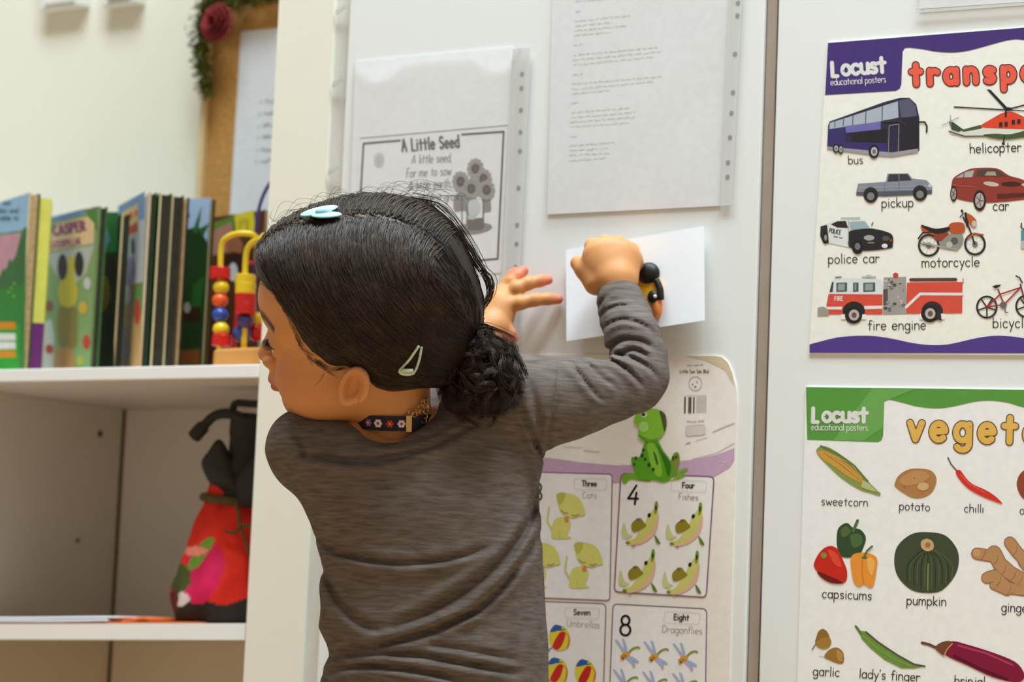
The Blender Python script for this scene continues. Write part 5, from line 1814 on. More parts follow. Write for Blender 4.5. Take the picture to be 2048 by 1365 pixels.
tag(girl, 'young girl in a grey long sleeved top pressing a card to the board, looking left', 'person')

# eyes, lashes -----------------------------------------------------------
for s in (1, -1):
    eb = MB().ball(hw((.0700, .031 * s, -.0272)), .0130, 24, 16)
    e = eb.build('eye', M['eyewhite'], girl, True)
    gz = np.array([.96, .10, -.12])
    gz /= np.linalg.norm(gz)
    c0 = np.array([.0700, .031 * s, -.0272])
    u = np.cross(gz, [0, 0, 1.0])
    u /= np.linalg.norm(u)
    w_ = np.cross(u, gz)
    v, f = [hw(c0 + gz * .01335)], []
    for ri, rr in enumerate((.0025, .0045, .0060)):
        for j in range(20):
            a = j * math.pi / 10
            d = gz * math.sqrt(.0133 ** 2 - rr ** 2) + (u * math.cos(a) + w_ * math.sin(a)) * rr
            v.append(hw(c0 + d))
    for j in range(20):
        f.append((0, 1 + j, 1 + (j + 1) % 20))
        for ri in (0, 1):
            f.append((1 + ri * 20 + j, 21 + ri * 20 + j, 21 + ri * 20 + (j + 1) % 20, 1 + ri * 20 + (j + 1) % 20))
    obj('iris', v, f, M['iris'], e, True)
    mb = MB()
    for i in range(26):
        t = i / 25
        yy = (.0195 + .0235 * t) * s
        zr = -.0262 + .0028 * math.sin(t * math.pi)
        xx = .0700 + math.sqrt(max(1e-6, .0143 ** 2 - (abs(yy) - .031) ** 2 - (zr + .0265) ** 2))
        p0 = np.array([xx - .0004, yy, zr])
        d = np.array([.0070, .0036 * s * (t - .35), -.0012])
        mb.tube([hw(p0), hw(p0 + d * .55 + np.array([0, 0, -.0006])), hw(p0 + d + np.array([0, 0, .0012]))], [.0004, .0003, .0001], 5)
    lid = [hw((.0700 + math.sqrt(max(1e-6, .0144 ** 2 - (abs((.0185 + .026 * t) * s) - .031) ** 2 - .00001)), (.0185 + .026 * t) * s, -.0262 + .0026 * math.sin(t * math.pi))) for t in np.linspace(0.02, .98, 12)]
    mb.tube(lid, .0005, 6)
    mb.build('eyelashes', M['iris'], girl, True)

# ------------------------------------------------------------------ hair
FACE = [(440, 500), (505, 548), (520, 560), (545, 585), (566, 618), (585, 657), (600, 690), (616, 712), (632, 723), (650, 740), (668, 742), (690, 733), (712, 736),
        (734, 758), (752, 778), (780, 790), (830, 784), (880, 792), (930, 1010), (440, 1010)]


def polydist(px, py, poly):
    d = np.full(px.shape, 1e9)
    ins = np.zeros(px.shape, bool)
    n = len(poly)
    for i in range(n):
        (x0, y0), (x1, y1) = poly[i], poly[(i + 1) % n]
        ex, ey = x1 - x0, y1 - y0
        t = np.clip(((px - x0) * ex + (py - y0) * ey) / (ex * ex + ey * ey), 0, 1)
        d = np.minimum(d, (px - x0 - t * ex) ** 2 + (py - y0 - t * ey) ** 2)
        cr = ((y0 > py) != (y1 > py)) & (px < (x1 - x0) * (py - y0) / (y1 - y0 + 1e-9) + x0)
        ins ^= cr
    d = np.sqrt(d)
    return np.where(ins, -d, d)


G = Field((-.135, -.115, -.125), (.115, .115, .125), .0018)
G.ell((-.004, 0, .006), (.097, .0785, .0865))
G.ell((.036, 0, .026), (.070, .066, .062), .02)
G.ell((-.030, 0, -.010), (.074, .0765, .074), .02)
G.ell((-.075, 0, -.045), (.024, .040, .030), .02)
G.ell((-.01, -.020, .040), (.075, .058, .056), .02)
X, Y, Z = np.meshgrid(*G.ax, indexing='ij')
near = np.abs(G.F) < .02
pts = np.stack([X[near], np.abs(Y[near]), Z[near]], 1)
cp = HC + pts @ HF
ppx, ppy = 1024 + FPX * cp[:, 0] / cp[:, 2], 682.5 - FPX * cp[:, 1] / cp[:, 2]
df = polydist(ppx, ppy, FACE) / 2217.0
fo = G.F[near]
# hair tapers thinner towards the hairline
fo = fo + .010 * np.clip(1 - df / .022, 0, 1) ** 1.5
t = np.clip(.5 + .5 * ((-df) - fo) / .003, 0, 1)
G.F[near] = fo * (1 - t) + (-df) * t + .003 * t * (1 - t)
GF = G.F


def gsample(p):
    q = (np.asarray(p) - G.lo) / G.h
    i = np.clip(np.round(q).astype(int), 0, np.array(G.n) - 1)
    return GF[i[..., 0], i[..., 1], i[..., 2]]


vg, wg, qg = G.mesh(HW, HO, 2)
M['scalp2'] = mat('hair_cap', (255, 255, 255), 0.5, 0.25, 90, 0.3, attr=True)
cg = np.tile(np.array(lin((30, 21, 16))), (len(vg), 1))
pw = np.exp(-((vg[:, 1] - .017) / .0016) ** 2) * (vg[:, 2] > .03) * (vg[:, 0] > -.055)
cg = blend(cg, np.array(lin((150, 112, 82))), .55 * pw)
hair = obj('hair', wg, qg, M['scalp2'], girl, True, pcols=cg)

RS = np.linspace(.03, .15, 90)


def onhair(d):
    """distance of the hair surface along directions d (n,3), outermost crossing"""
    d = d / np.linalg.norm(d, axis=1, keepdims=True)
    p = d[:, None, :] * RS[None, :, None]
    ins = gsample(p) < 0
    last = np.where(ins.any(1), RS.shape[0] - 1 - np.argmax(ins[:, ::-1], 1), 0)
    return RS[last], ins.any(1), d


def hairhit(px, py, lift=0.0, skin=False):
    zd = np.linspace(1.97, 2.25, 560)
    k_ = np.stack([(px - 1024) / FPX * zd, -(py - 682.5) / FPX * zd, zd], 1)
    q = (k_ - HC) @ HF.T
    ins = gsample(q) < 0
    if skin:
        h_ = np.clip(np.round((q - H.lo) / H.h).astype(int), 0, np.array(H.n) - 1)
        ins |= H.F[h_[:, 0], h_[:, 1], h_[:, 2]] < 0
    if not ins.any():
        return None if skin else W(px, py, 2.12)
    return cC + ray(px, py) * (zd[np.argmax(ins)] - lift)


class Strands:
    def __init__(s):
        s.V, s.Q, s.n = [], [], 0

    def add(s, paths, r):
        """paths (m,k,3) world points; three-sided tapering tubes"""
        m, k, _ = paths.shape
        t = np.gradient(paths, axis=1)
        t /= np.linalg.norm(t, axis=2, keepdims=True) + 1e-9
        ref = np.array([.31, .52, .79])
        u = np.cross(t, ref)
        u /= np.linalg.norm(u, axis=2, keepdims=True) + 1e-9
        w = np.cross(t, u)
        rr = np.asarray(r) * np.ones((m, 1, 1)) * (1 - .8 * np.linspace(0, 1, k)[None, :, None] ** 3)
        V = np.stack([paths + (u * math.cos(a) + w * math.sin(a)) * rr for a in (0, 2.094, 4.189)], 2)
        base = s.n + (np.arange(m)[:, None] * k + np.arange(k - 1)[None, :]) * 3
        for j in range(3):
            a, b = base + j, base + (j + 1) % 3
            s.Q.append(np.stack([a, b, b + 3, a + 3], -1).reshape(-1, 4))
        s.V.append(V.reshape(-1, 3))
        s.n += m * k * 3

    def build(s, name, m, parent):
        return obj(name, np.concatenate(s.V), np.concatenate(s.Q), m, parent, True)


TIE = c2h(K(925, 700, 2.135))
TIE_W = W(925, 700, 2.135)
ST = Strands()


def combed(n, side):
    s = rng.uniform(0, 1, n) ** .8 * (1 + rng.uniform(0, .3, n) * (rng.uniform(0, 1, n) > .6))
    root = np.stack([.082 - .145 * s, .017 + side * rng.uniform(.0010, .010, n), .050 + .045 * np.sin(np.clip(s * 1.5, 0, 1.5)) - .03 * np.clip(s - .75, 0, 1)], 1)
    ctl = np.stack([.050 - .125 * s + rng.normal(0, .006, n), side * (.100 - .01 * s), -.040 + .075 * s + rng.normal(0, .006, n)], 1)
    c0 = np.stack([.085 - .14 * s, side * (.050 + 0 * s) + (.012 if side > 0 else .004), .055 + .02 * s], 1)
    end = TIE + rng.normal(0, .007, (n, 3)) + np.array([0, side * .008, 0])
    t = np.linspace(0, 1, 16)[None, :, None]
    B = (1 - t) ** 3 * root[:, None] + 3 * (1 - t) ** 2 * t * c0[:, None] + 3 * (1 - t) * t ** 2 * ctl[:, None] + t ** 3 * end[:, None]
    k = B.shape[1]
    r, ok, d = onhair(B.reshape(-1, 3))
    r = r.reshape(n, k)
    ok = ok.reshape(n, k)
    lift = rng.uniform(-.0006, .0016, (n, 1)) + .0006 * np.sin(np.linspace(0, 9, k)[None] + rng.uniform(0, 6, (n, 1)))
    p = d.reshape(n, k, 3) * (r + lift)[:, :, None]
    good = ok.all(1)
    # keep clear of the face opening
    cpp = HC + np.stack([p[..., 0], np.abs(p[..., 1]), p[..., 2]], -1) @ HF
    fx, fy = 1024 + FPX * cpp[..., 0] / cpp[..., 2], 682.5 - FPX * cpp[..., 1] / cpp[..., 2]
    good &= (polydist(fx, fy, FACE) > -1).all(1)
    return HO + p[good] @ HW


pa = combed(5200, 1)
ST.add(pa, .00042)
pb = combed(2200, -1)
ST.add(pb, .00042)
# nape hair swept back to the tie
n = 500
a = rng.uniform(0, 1, n)
root = np.stack([-.012 - .06 * a, .072 - .022 * a, -.055 - .016 * a], 1) + rng.normal(0, .003, (n, 3))
t = np.linspace(0, 1, 10)[None, :, None]
mid = (root + TIE) / 2 + np.array([-.01, .03, .004])
B = (1 - t) ** 2 * root[:, None] + 2 * (1 - t) * t * mid[:, None] + t ** 2 * (TIE + rng.normal(0, .006, (n, 3)))[:, None]
r, ok, d = onhair(B.reshape(-1, 3))
p = (d * (r + rng.uniform(0, .001, r.shape))[:, None]).reshape(n, 10, 3)
ST.add(HO + p[ok.reshape(n, 10).all(1)] @ HW, .0004)
# cover for the rest of the crown: strands from anywhere swept towards the tie
n = 9500
d = rng.normal(size=(n, 3))
d /= np.linalg.norm(d, axis=1, keepdims=True)
tdn = TIE / np.linalg.norm(TIE)
keep = (d[:, 2] > -.55) & (d[:, 0] < .75)
d = d[keep]
n = len(d)
t = np.linspace(0, 1, 12)[None, :, None] * rng.uniform(.35, .95, (n, 1, 1))
perp = np.array([0, 1.0, 0])[None, :] * np.sign(d[:, 1:2]) * .25 + np.array([[0, 0, -.12]])
B = d[:, None, :] * (1 - t) + tdn * t + perp[:, None, :] * (t * (1 - t)) * 1.6
r, ok, dd = onhair(B.reshape(-1, 3))
lf = rng.uniform(-.0012, .0010, (n, 1)) - .0012 * (1 - np.sin(np.linspace(0, 3.14, 12)))[None]
p = dd.reshape(n, 12, 3) * (r.reshape(n, 12) + lf)[:, :, None]
cpp = HC + np.stack([p[..., 0], np.abs(p[..., 1]), p[..., 2]], -1) @ HF
fx, fy = 1024 + FPX * cpp[..., 0] / cpp[..., 2], 682.5 - FPX * cpp[..., 1] / cpp[..., 2]
good = ok.reshape(n, 12).all(1) & (polydist(fx, fy, FACE) > 3).all(1)
ST.add(HO + p[good] @ HW, .00036)
ST.build('combed_strands', M['hair'], hair)['kind'] = 'stuff'

# loose strands and flyaways
FL_ = Strands()


def wpath(pts, k=18):
    c = np.array(catmull([(a, b) for a, b in pts], 6))
    i = np.linspace(0, len(c) - 1, k)
    return np.stack([np.interp(i, np.arange(len(c)), c[:, 0]), np.interp(i, np.arange(len(c)), c[:, 1])], 1)


def loose(pts, n, z, jit, r=.0003):
    base = wpath(pts)
    out = []
    for _ in range(n):
        q = base + np.cumsum(rng.normal(0, jit * .12, base.shape), 0) + rng.normal(0, jit, (1, 2))
        zd = z + rng.normal(0, .006)
        out.append([W(a, b, zd) for a, b in q])
    FL_.add(np.array(out), r)


for pts, n, jit in (([(850, 405), (905, 450), (940, 500), (968, 545), (980, 580), (970, 610), (940, 640)], 26, 3.5),
                    ([(860, 410), (920, 470), (955, 530), (985, 560), (978, 600), (945, 625), (928, 640)], 16, 4),
                    ([(880, 440), (925, 500), (950, 560), (955, 610), (925, 650)], 22, 4),
                    ([(820, 395), (880, 410), (920, 455), (950, 500), (975, 550)], 8, 4)):
    loose(pts, n, 2.13, jit, .00038)
for i in range(70):
    x0 = rng.uniform(540, 860)
    y0 = 452 - 60 * math.sin((x0 - 520) / 360 * math.pi * .5 + .25) + 12
    dx, up = rng.uniform(30, 110), rng.uniform(6, 42)
    loose([(x0, y0), (x0 + dx * .3, y0 - up), (x0 + dx * .8, y0 - up * .9), (x0 + dx * 1.2, y0 - up * .2)], 1, 2.14, 1.2, .00016)
for i in range(26):
    y0 = rng.uniform(450, 600)
    x0 = 528 + max(0, 540 - y0) * .25
    loose([(x0 + 20, y0), (x0 - rng.uniform(4, 24), y0 - 14), (x0 - rng.uniform(0, 20), y0 - rng.uniform(24, 60))], 1, 2.12, 1.2, .00016)
for pts in ([(616, 712), (634, 730), (660, 742)], [(650, 742), (642, 758), (630, 770)], [(610, 700), (632, 712), (650, 705)]):
    loose(pts, 3, 2.062, 2.5, .00013)
HL = np.array([(512, 556), (530, 570), (550, 590), (568, 620), (586, 657), (600, 690), (617, 714), (634, 726), (655, 742), (680, 738)], float)
for i in range(190):
    t = rng.uniform(0, len(HL) - 1.001)
    k0 = int(t)
    b0 = HL[k0] * (1 - t + k0) + HL[k0 + 1] * (t - k0)
    tg = HL[k0 + 1] - HL[k0]
    tg = tg / np.linalg.norm(tg)
    nrm = np.array([tg[1], -tg[0]])                 # towards the hair
    st = b0 - nrm * rng.uniform(-3, 4)
    d = nrm * rng.uniform(-.05, .45) + tg * rng.uniform(.7, 1.2)
    pts = [hairhit(*(st + d * s_), lift=.0006 + .0003 * (s_ > 6), skin=True) for s_ in (0, 5, 11, 18, 26)]
    if all(p is not None for p in pts):
        FL_.add(np.array(pts)[None], .00013)
FL_.build('loose_strands', M['hair'], hair)['kind'] = 'stuff'

# ponytail of curls
BN = Field(K(850, 880, 2.0), K(1080, 610, 2.2), .002)
BN.ell(K(962, 748, 2.12), (.027, .029, .022))
BN.ell(K(925, 705, 2.13), (.020, .020, .020), .02)
BN.ell(K(985, 795, 2.118), (.020, .016, .018), .01)
BN.ell(K(922, 795, 2.115), (.018, .016, .016), .01)
_, wv, qv = BN.mesh(CAMF, cC, 2)
tail = obj('ponytail', wv, qv, M['scalp'], hair, True)
CU = Strands()
cen = K(965, 755, 2.112)
tie_c = tocam(TIE_W)
for i in range(300):
    d = rng.normal(size=3)
    d /= np.linalg.norm(d)
    tgt = cen + d * np.array([.0385, .0420, .029]) * rng.uniform(.72, 1.08)
    if d[2] > .55:
        continue
    q = 1024 + FPX * tgt[0] / tgt[2]
    t = np.linspace(0, 1, 34)
    mid = (tie_c + tgt) / 2 + d * .016
    base = ((1 - t) ** 2)[:, None] * tie_c + (2 * (1 - t) * t)[:, None] * mid + (t ** 2)[:, None] * tgt
    ax = rng.normal(size=3)
    ax /= np.linalg.norm(ax)
    e1_ = np.cross(ax, d)
    e1_ /= np.linalg.norm(e1_)
    e2_ = np.cross(e1_, d)
    ph, turns, rad = rng.uniform(0, 6.28), rng.uniform(1.0, 2.2), rng.uniform(.006, .0125)
    ang = ph + t * turns * 6.28
    coil = (np.cos(ang)[:, None] * e1_ + np.sin(ang)[:, None] * e2_) * (rad * np.clip(t * 1.6, 0, 1))[:, None]
    for _ in range(12):
        off = rng.normal(0, .0008, 3)
        pth = base + coil * rng.uniform(.85, 1.15) + off * (0.4 + t)[:, None]
        CU.add((cC + pth @ CAMF)[None], .0004)
CU.build('curls', M['hair'], tail)['kind'] = 'stuff'
mb = MB()
tr = []
for i in range(20):
    a = i * math.pi / 10
    tr.append(cC + (tie_c + np.array([.004 + .006 * math.cos(a), .016 * math.cos(a + 1.2), .017 * math.sin(a)])) @ CAMF)
mb.tube(tr, .0032, 8, True)
mb.build('hair_tie', M['beeblack'], hair, True)

# bow and snap clip
bo = hairhit(645, 432)
bc = tocam(bo)
zbw = bc[2] - .003


def leaf(mb, p, q, w, th, z, tilt):
    a, b = K(*p, z), K(*q, z + tilt)
    ax = b - a
    L = np.linalg.norm(ax)
    ax /= L
    n_ = np.array([0, .90, -.42])
    n_ = n_ - ax * (n_ @ ax)
    n_ /= np.linalg.norm(n_)
    s_ = np.cross(ax, n_)
    mb.ball(cC + ((a + b) / 2) @ CAMF, (L / 2, w, th), 20, 12, np.array([ax, s_, n_]) @ CAMF)


mb = MB()
leaf(mb, (600, 431), (676, 413), .0075, .0022, zbw, .004)
leaf(mb, (622, 431), (684, 429), .0062, .0020, zbw - .004, -.003)
leaf(mb, (630, 424), (660, 420), .004, .0032, zbw - .003, 0)
bw_ = mb.build('hair_bow', M['bow'], girl, True)
bw_['label'] = 'pale blue bow clip'
cl = catmull([(838, 692), (820, 718), (800, 744), (826, 746), (838, 722), (843, 694)], 5)
pp = [hairhit(x_, y_, .0022) for x_, y_ in cl]
dep = np.median([tocam(p)[2] for p in pp])
pts_ = []
for (x_, y_), p in zip(cl, pp):
    pts_.append(W(x_, y_, min(tocam(p)[2], dep + .004)))
mb = MB().tube(pts_, [.0012 + .0007 * (1 if 8 < i < 16 else 0) for i in range(len(pts_))], 8)
mb.tube([W(x_, y_, dep - .001) for x_, y_ in ((803, 742), (826, 742))], .0019, 8)
c_o = mb.build('hair_clip', M['clip'], girl, True)
c_o['label'] = 'pale green snap clip'

# ------------------------------------------------------------------ grey top
rows = [790, 830, 860, 900, 930, 970, 1013, 1046, 1097, 1149, 1209, 1256, 1290, 1311, 1346, 1400, 1500, 1560]
Lx = [640, 596, 566, 551, 558, 576, 605, 622, 641, 644, 642, 637, 652, 656, 641, 632, 624, 622]
Rx = [1010, 1040, 1075, 1086, 1084, 1079, 1079, 1080, 1082, 1088, 1091, 1093, 1095, 1096, 1097, 1100, 1104, 1106]
HD = [.030, .042, .052, .062, .067, .070, .072, .072, .070, .068, .066, .067, .068, .068, .070, .074, .076, .076]
zc0 = 2.172
TS = Field(K(520, 1540, 2.25) * np.array([1, 1, 0]) + np.array([0, 0, 2.03]), K(1365, 545, 2.25) * np.array([1, 1, 0]) + np.array([0, 0, 2.42]), .0022)
X, Y, Z = TS.ax[0][:, None, None], TS.ax[1][None, :, None], TS.ax[2][None, None, :]
PX = (1024 + FPX * X / Z).astype(np.float32)
PY = (682.5 - FPX * Y / Z).astype(np.float32)
PXf, PYf = np.broadcast_to(PX, TS.F.shape), np.broadcast_to(PY, TS.F.shape)
l_, r_, h_ = [np.interp(PYf, rows, a).astype(np.float32) for a in (Lx, Rx, HD)]
hwp = (r_ - l_) / 2
u = np.abs(PXf - (r_ + l_) / 2) / hwp
sp = (PXf - (r_ + l_) / 2) / hwp
vz = np.abs(Z - zc0 - .012 * np.clip(sp, -1, 1)) / h_
e = (u ** 2.5 + vz ** 2.2) ** (1 / 2.35)
TS.F = ((e - 1) * np.minimum(hwp * 2.17 / FPX, h_) * .9).astype(np.float32)
yt = np.interp(PXf, [520, 548, 575, 600, 650, 700, 740, 772, 820, 856, 900, 1000, 1060, 1120], [905, 868, 842, 830, 828, 846, 862, 867, 862, 846, 822, 772, 735, 760])
dtop = ((yt - PYf) * 2.17 / FPX).astype(np.float32)
k = .018
t = np.clip(.5 - .5 * (dtop - TS.F) / k, 0, 1)
TS.F = TS.F * t + dtop * (1 - t) + k * t * (1 - t)
TS.F = np.maximum(TS.F, (PYf - 1525) * 2.17 / FPX).astype(np.float32)
del l_, r_, h_, hwp, u, vz, e, sp, yt, dtop
# shoulders and sleeves
TS.chain([(K(690, 892, 2.165), .026), (K(600, 884, 2.165), .0235), (K(606, 920, 2.185), .024)], .02)
TS.chain([(K(606, 915, 2.18), .024), (K(800, 870, 2.30), .022), (K(935, 712, zl - .052), .0205)], .012)
TS.chain([(K(930, 850, 2.165), .030), (K(1040, 800, 2.165), .0390)], .02)
TS.chain([(K(1040, 800, 2.165), .0390), (K(1095, 802, 2.172), .0385), (K(1140, 797, 2.180), .0355), (K(1180, 789, 2.192), .0320), (K(1225, 780, 2.208), .0280),
          (K(1268, 766, 2.228), .0262), (K(1285, 748, 2.236), .0246)], .010)
zcf = zz - .047
TS.chain([(K(1285, 750, 2.236), .0246), (K(1281, 716, 2.246), .0250), (K(1266, 675, 2.256), .0254), (K(1252, 635, zcf - .012), .0244), (K(1243, 606, zcf - .004), .0222), (K(1236, 580, zcf + .004), .0196)], .006)
# neck opening and cuff opening
nb = h2c(NB0)
ntc = h2c(NT0)
TS.cone(ntc, K(778, 862, 2.158), .0385, .0392, .004, True)
wa, wb2 = kk(1234, 560, .042), kk(1240, 610, .052)
ax_ = (wa - wb2) / np.linalg.norm(wa - wb2)
cufc = K(1236, 574, zcf + .004)


def cutplane(X, Y, Z):
    return np.maximum(np.sqrt((X - cufc[0]) ** 2 + (Y - cufc[1]) ** 2 + (Z - cufc[2]) ** 2) - .045,
                      -((X - cufc[0]) * ax_[0] + (Y - cufc[1]) * ax_[1] + (Z - cufc[2]) * ax_[2]))


TS.put(cutplane, cufc - .06, cufc + .06, .002, True)
TS.cone(wb2, wa + ax_ * .02, .0186, .0178, .0, True) if False else None
# folds
FOLDS = [  # pixels, width px, depth m, side ridge, far limit
    ([(572, 902), (640, 914), (720, 922), (800, 912), (880, 884), (950, 846)], 9, .0045),
    ([(560, 860), (600, 880), (610, 930)], 8, .0022),
    ([(700, 865), (780, 885), (860, 872), (930, 835)], 10, .0022),
    ([(630, 1068), (660, 1098), (720, 1118), (800, 1127), (900, 1118), (990, 1092)], 8, .0042),
    ([(1078, 960), (1060, 1040), (1015, 1110), (940, 1172), (850, 1225), (770, 1262)], 11, .0050),
    ([(1084, 1060), (1050, 1120), (990, 1190), (920, 1240), (820, 1275), (720, 1298), (662, 1304)], 9, .0055),
    ([(648, 1130), (670, 1190), (710, 1240), (770, 1266)], 11, .0034),
    ([(660, 1318), (740, 1308), (830, 1312), (930, 1328), (1050, 1350)], 8, .0044),
    ([(640, 1352), (700, 1334), (790, 1336), (880, 1352), (960, 1375)], 8, .0044),
    ([(850, 1290), (930, 1300), (1040, 1322)], 8, .0028),
    ([(880, 1255), (905, 1240), (960, 1225)], 7, .003),
    ([(1062, 1080), (1050, 1200), (1046, 1300)], 10, .0018),
    ([(1036, 815), (1056, 850), (1072, 890), (1086, 925)], 6, .0034),
    ([(1118, 712), (1118, 742), (1112, 790), (1100, 850), (1090, 915)], 5, .0022),
    ([(1060, 760), (1072, 820), (1085, 880)], 9, .0024),
    ([(1136, 716), (1160, 752), (1192, 790), (1214, 806)], 6, .0030),
    ([(1160, 716), (1200, 752), (1240, 780)], 6, .0024),
    ([(1176, 714), (1225, 722), (1262, 748), (1290, 778)], 6, .0042),
    ([(1218, 708), (1262, 716), (1300, 738), (1318, 760)], 6, .0036),
    ([(1212, 716), (1222, 696), (1246, 680), (1280, 682), (1312, 700)], 6, .0050),
    ([(1240, 712), (1270, 700), (1306, 722)], 5, .0028),
    ([(1204, 662), (1220, 648), (1250, 640), (1285, 650), (1312, 668)], 5, .0034),
    ([(1200, 640), (1212, 622), (1240, 612), (1268, 616)], 5, .0030),
    ([(1197, 622), (1206, 600), (1222, 592)], 5, .0034),
    ([(1203, 628), (1214, 606), (1236, 600)], 5, .0018),
    ([(1200, 592), (1236, 582), (1272, 586)], 4, .0014),
]
sel = (np.abs(TS.F) < .014)
zlim = np.where(PXf > 1110, 2.32, 2.185)
sel &= np.broadcast_to(Z, TS.F.shape) < zlim
sx_, sy_ = PXf[sel], PYf[sel]
add = np.zeros(sx_.shape, np.float32)
for pts, w, A in FOLDS:
    c = np.array(catmull(pts, 4))
    bb = (sx_ > c[:, 0].min() - 4 * w) & (sx_ < c[:, 0].max() + 4 * w) & (sy_ > c[:, 1].min() - 4 * w) & (sy_ < c[:, 1].max() + 4 * w)
    if not bb.any():
        continue
    qx, qy = sx_[bb], sy_[bb]
    best = np.full(qx.shape, 1e9)
    sg = np.zeros(qx.shape)
    tt = np.zeros(qx.shape)
    seg = np.linalg.norm(np.diff(c, axis=0), axis=1)
    cum = np.concatenate([[0], np.cumsum(seg)])
    for i in range(len(c) - 1):
        ex, ey = c[i + 1] - c[i]
        t = np.clip(((qx - c[i, 0]) * ex + (qy - c[i, 1]) * ey) / (seg[i] ** 2 + 1e-9), 0, 1)
        dx, dy = qx - c[i, 0] - t * ex, qy - c[i, 1] - t * ey
        d = dx * dx + dy * dy
        m = d < best
        best = np.where(m, d, best)
        sg = np.where(m, np.sign(ex * dy - ey * dx), sg)
        tt = np.where(m, cum[i] + t * seg[i], tt)
    s_ = np.sqrt(best) * sg
    fade = np.clip(tt / (.25 * cum[-1]), 0, 1) * np.clip((cum[-1] - tt) / (.25 * cum[-1]), 0, 1)
    fade = fade ** .6
    g_ = np.exp(-(s_ / (w * .75)) ** 2) - .75 * np.exp(-((s_ - 1.7 * w) / (w * 1.2)) ** 2) - .35 * np.exp(-((s_ + 1.7 * w) / (w * 1.2)) ** 2)
    add[bb] += (A * fade * g_).astype(np.float32)
# soft large ripples of the jersey
add += (.0010 * np.sin(sx_ * .018 + sy_ * .011) * np.sin(sy_ * .023 - sx_ * .006)).astype(np.float32)
TS.F[sel] += add
vt, wt, qt = TS.mesh(CAMF, cC, 1)
shirt = obj('long_sleeved_top', wt, qt, M['shirt'], girl, True)

# trousers and shoes -------------------------------------------------------
TR = Field(lo + np.array([0, 0, -.02]), np.array([hi[0], pel[1] + .04, 2.40]), .004)
TR.ell(pel + np.array([0, -.055, 0]), (.082, .066, .058))
for hp, knee, ank in legs:
    TR.chain([(tocam(hp - np.array([0, 0, .075])), .056), (tocam(knee), .044), (tocam(ank + np.array([0, 0, .03])), .036)], .02)
_, wv, qv = TR.mesh(CAMF, cC, 2)
obj('trousers', wv, qv, M['trouser'], girl, True)
for hp, knee, ank in legs:
    SH = Field((-.05, -.05, -.002), (.05, .15, .09), .003)
    SH.ell((0, .045, .024), (.034, .085, .026))
    SH.ell((0, .0, .045), (.032, .038, .034), .02)
    SH.put(lambda X, Y, Z: Z - .002 + 0 * X + 0 * Y, np.array((-.05, -.05, -.01)), np.array((.05, .15, .02)), 0, True)
    _, wv, qv = SH.mesh(np.array([sidew, fwdw, [0, 0, 1]]), np.array([ank[0], ank[1], 0.0]), 1)
    obj('shoe', wv, qv, M['shoe'], girl, True)

# ------------------------------------------------------------------ choker
def nk(pyv):
    for t in np.linspace(0, 1, 200):
        q = ntc + (nb - ntc) * t
        if 682.5 - FPX * q[1] / q[2] > pyv:
            return q
    return nb


cc_ = nk(838)
axn = (ntc - nb) / np.linalg.norm(ntc - nb)
axn = axn * .35 + np.array([.03, .99, .02]) * .65
axn /= np.linalg.norm(axn)
n1 = np.cross(axn, [0, 0, 1.0])
n1 /= np.linalg.norm(n1)
n2 = np.cross(n1, axn)
RN = .0368
v, f = [], []
n = 64
for i in range(n):
    a = 2 * math.pi * i / n
    d = n1 * math.cos(a) + n2 * math.sin(a)
    for (rr, hh) in ((RN, -.0066), (RN + .0016, -.0066), (RN + .0016, .0066), (RN, .0066)):
        v.append(cC + (cc_ + d * rr + axn * hh) @ CAMF)
for i in range(n):
    for j in range(4):
        a, b = i * 4 + j, i * 4 + (j + 1) % 4
        c, d = ((i + 1) % n) * 4 + (j + 1) % 4, ((i + 1) % n) * 4 + j
        f.append((a, b, c, d))
chk = obj('choker', v, f, M['band'], girl, False)
chk['label'] = 'navy ribbon choker with embroidered flowers'


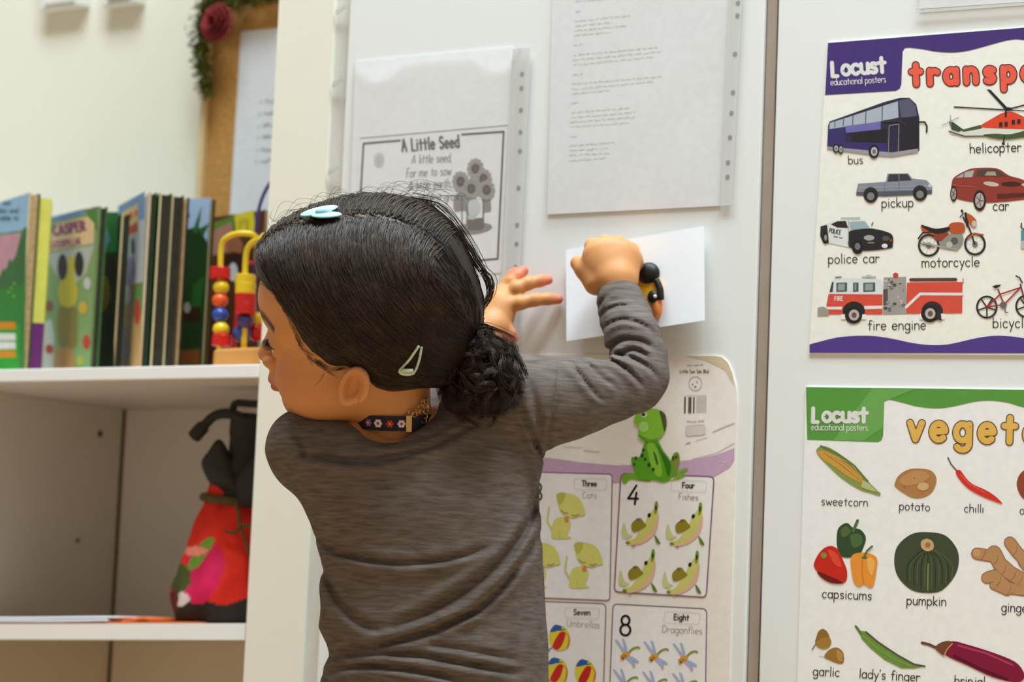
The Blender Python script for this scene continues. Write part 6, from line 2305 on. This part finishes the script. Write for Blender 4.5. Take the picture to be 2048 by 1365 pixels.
def onring(px, lift, up=0.0):
    best = None
    for a in np.linspace(0, 2 * math.pi, 720):
        d = n1 * math.cos(a) + n2 * math.sin(a)
        if d[2] > .3:
            continue
        q = cc_ + d * (RN + lift) + axn * up
        e = abs(1024 + FPX * q[0] / q[2] - px)
        if best is None or e < best[0]:
            best = (e, q, d)
    return best[1], best[2]


for px, m, r in ((716, 'lilac', .0030), (737, 'lilac', .0036), (756, 'white', .0040), (780, 'redthread', .0036), (803, 'white', .0038)):
    q, d = onring(px, .0019)
    tdir = np.cross(axn, d)
    mb = MB()
    for i in range(6):
        a = i * math.pi / 3
        mb.ball(cC + (q + (tdir * math.cos(a) + axn * math.sin(a)) * r * .62) @ CAMF, (r * .42, r * .42, r * .22), 8, 6, np.array([tdir, axn, d]) @ CAMF)
    fo_ = mb.build('flower', M[m], chk, True)
    mb = MB().ball(cC + (q + d * .0004) @ CAMF, (r * .3, r * .3, r * .3), 8, 6)
    mb.build('flower_centre', M['redthread'] if m == 'white' else M['yellow'], fo_, True)
q, d = onring(817, .0020)
td = np.cross(axn, d)
mb = MB()
A3 = np.array([td, axn, d]) @ CAMF
cw = cC + q @ CAMF
b_ = [cw + A3[0] * sx * .0028 + A3[1] * sy * .0078 + A3[2] * -.001 for sx, sy in ((-1, -1), (1, -1), (1, 1), (-1, 1))]
t_ = [p + A3[2] * .003 for p in b_]
mb.hexa(b_, t_)
clasp = bevel(mb.build('clasp', M['gold'], chk), .0006)
mb = MB()
cq = tocam(cw)
links = [(822, 826, 0), (829, 829, 1), (836, 822, 0), (842, 814, 1), (849, 808, 0), (853, 803, 1), (853, 813, 0), (852, 823, 1), (850, 833, 0), (848, 842, 1)]
for i, (px, py, o_) in enumerate(links):
    c = K(px, py, cq[2] + .001 + i * .0012 - .002)
    rr = .0034 if i == 4 else .0022
    ring_ = []
    for j in range(12):
        a = j * math.pi / 6
        ring_.append(cC + (c + np.array([rr * math.cos(a), rr * 1.2 * math.sin(a), .0016 * math.cos(a) * (1 if o_ else -1)])) @ CAMF)
    mb.tube(ring_, .0006, 6, True)
mb.build('chain', M['gold'], clasp, True)
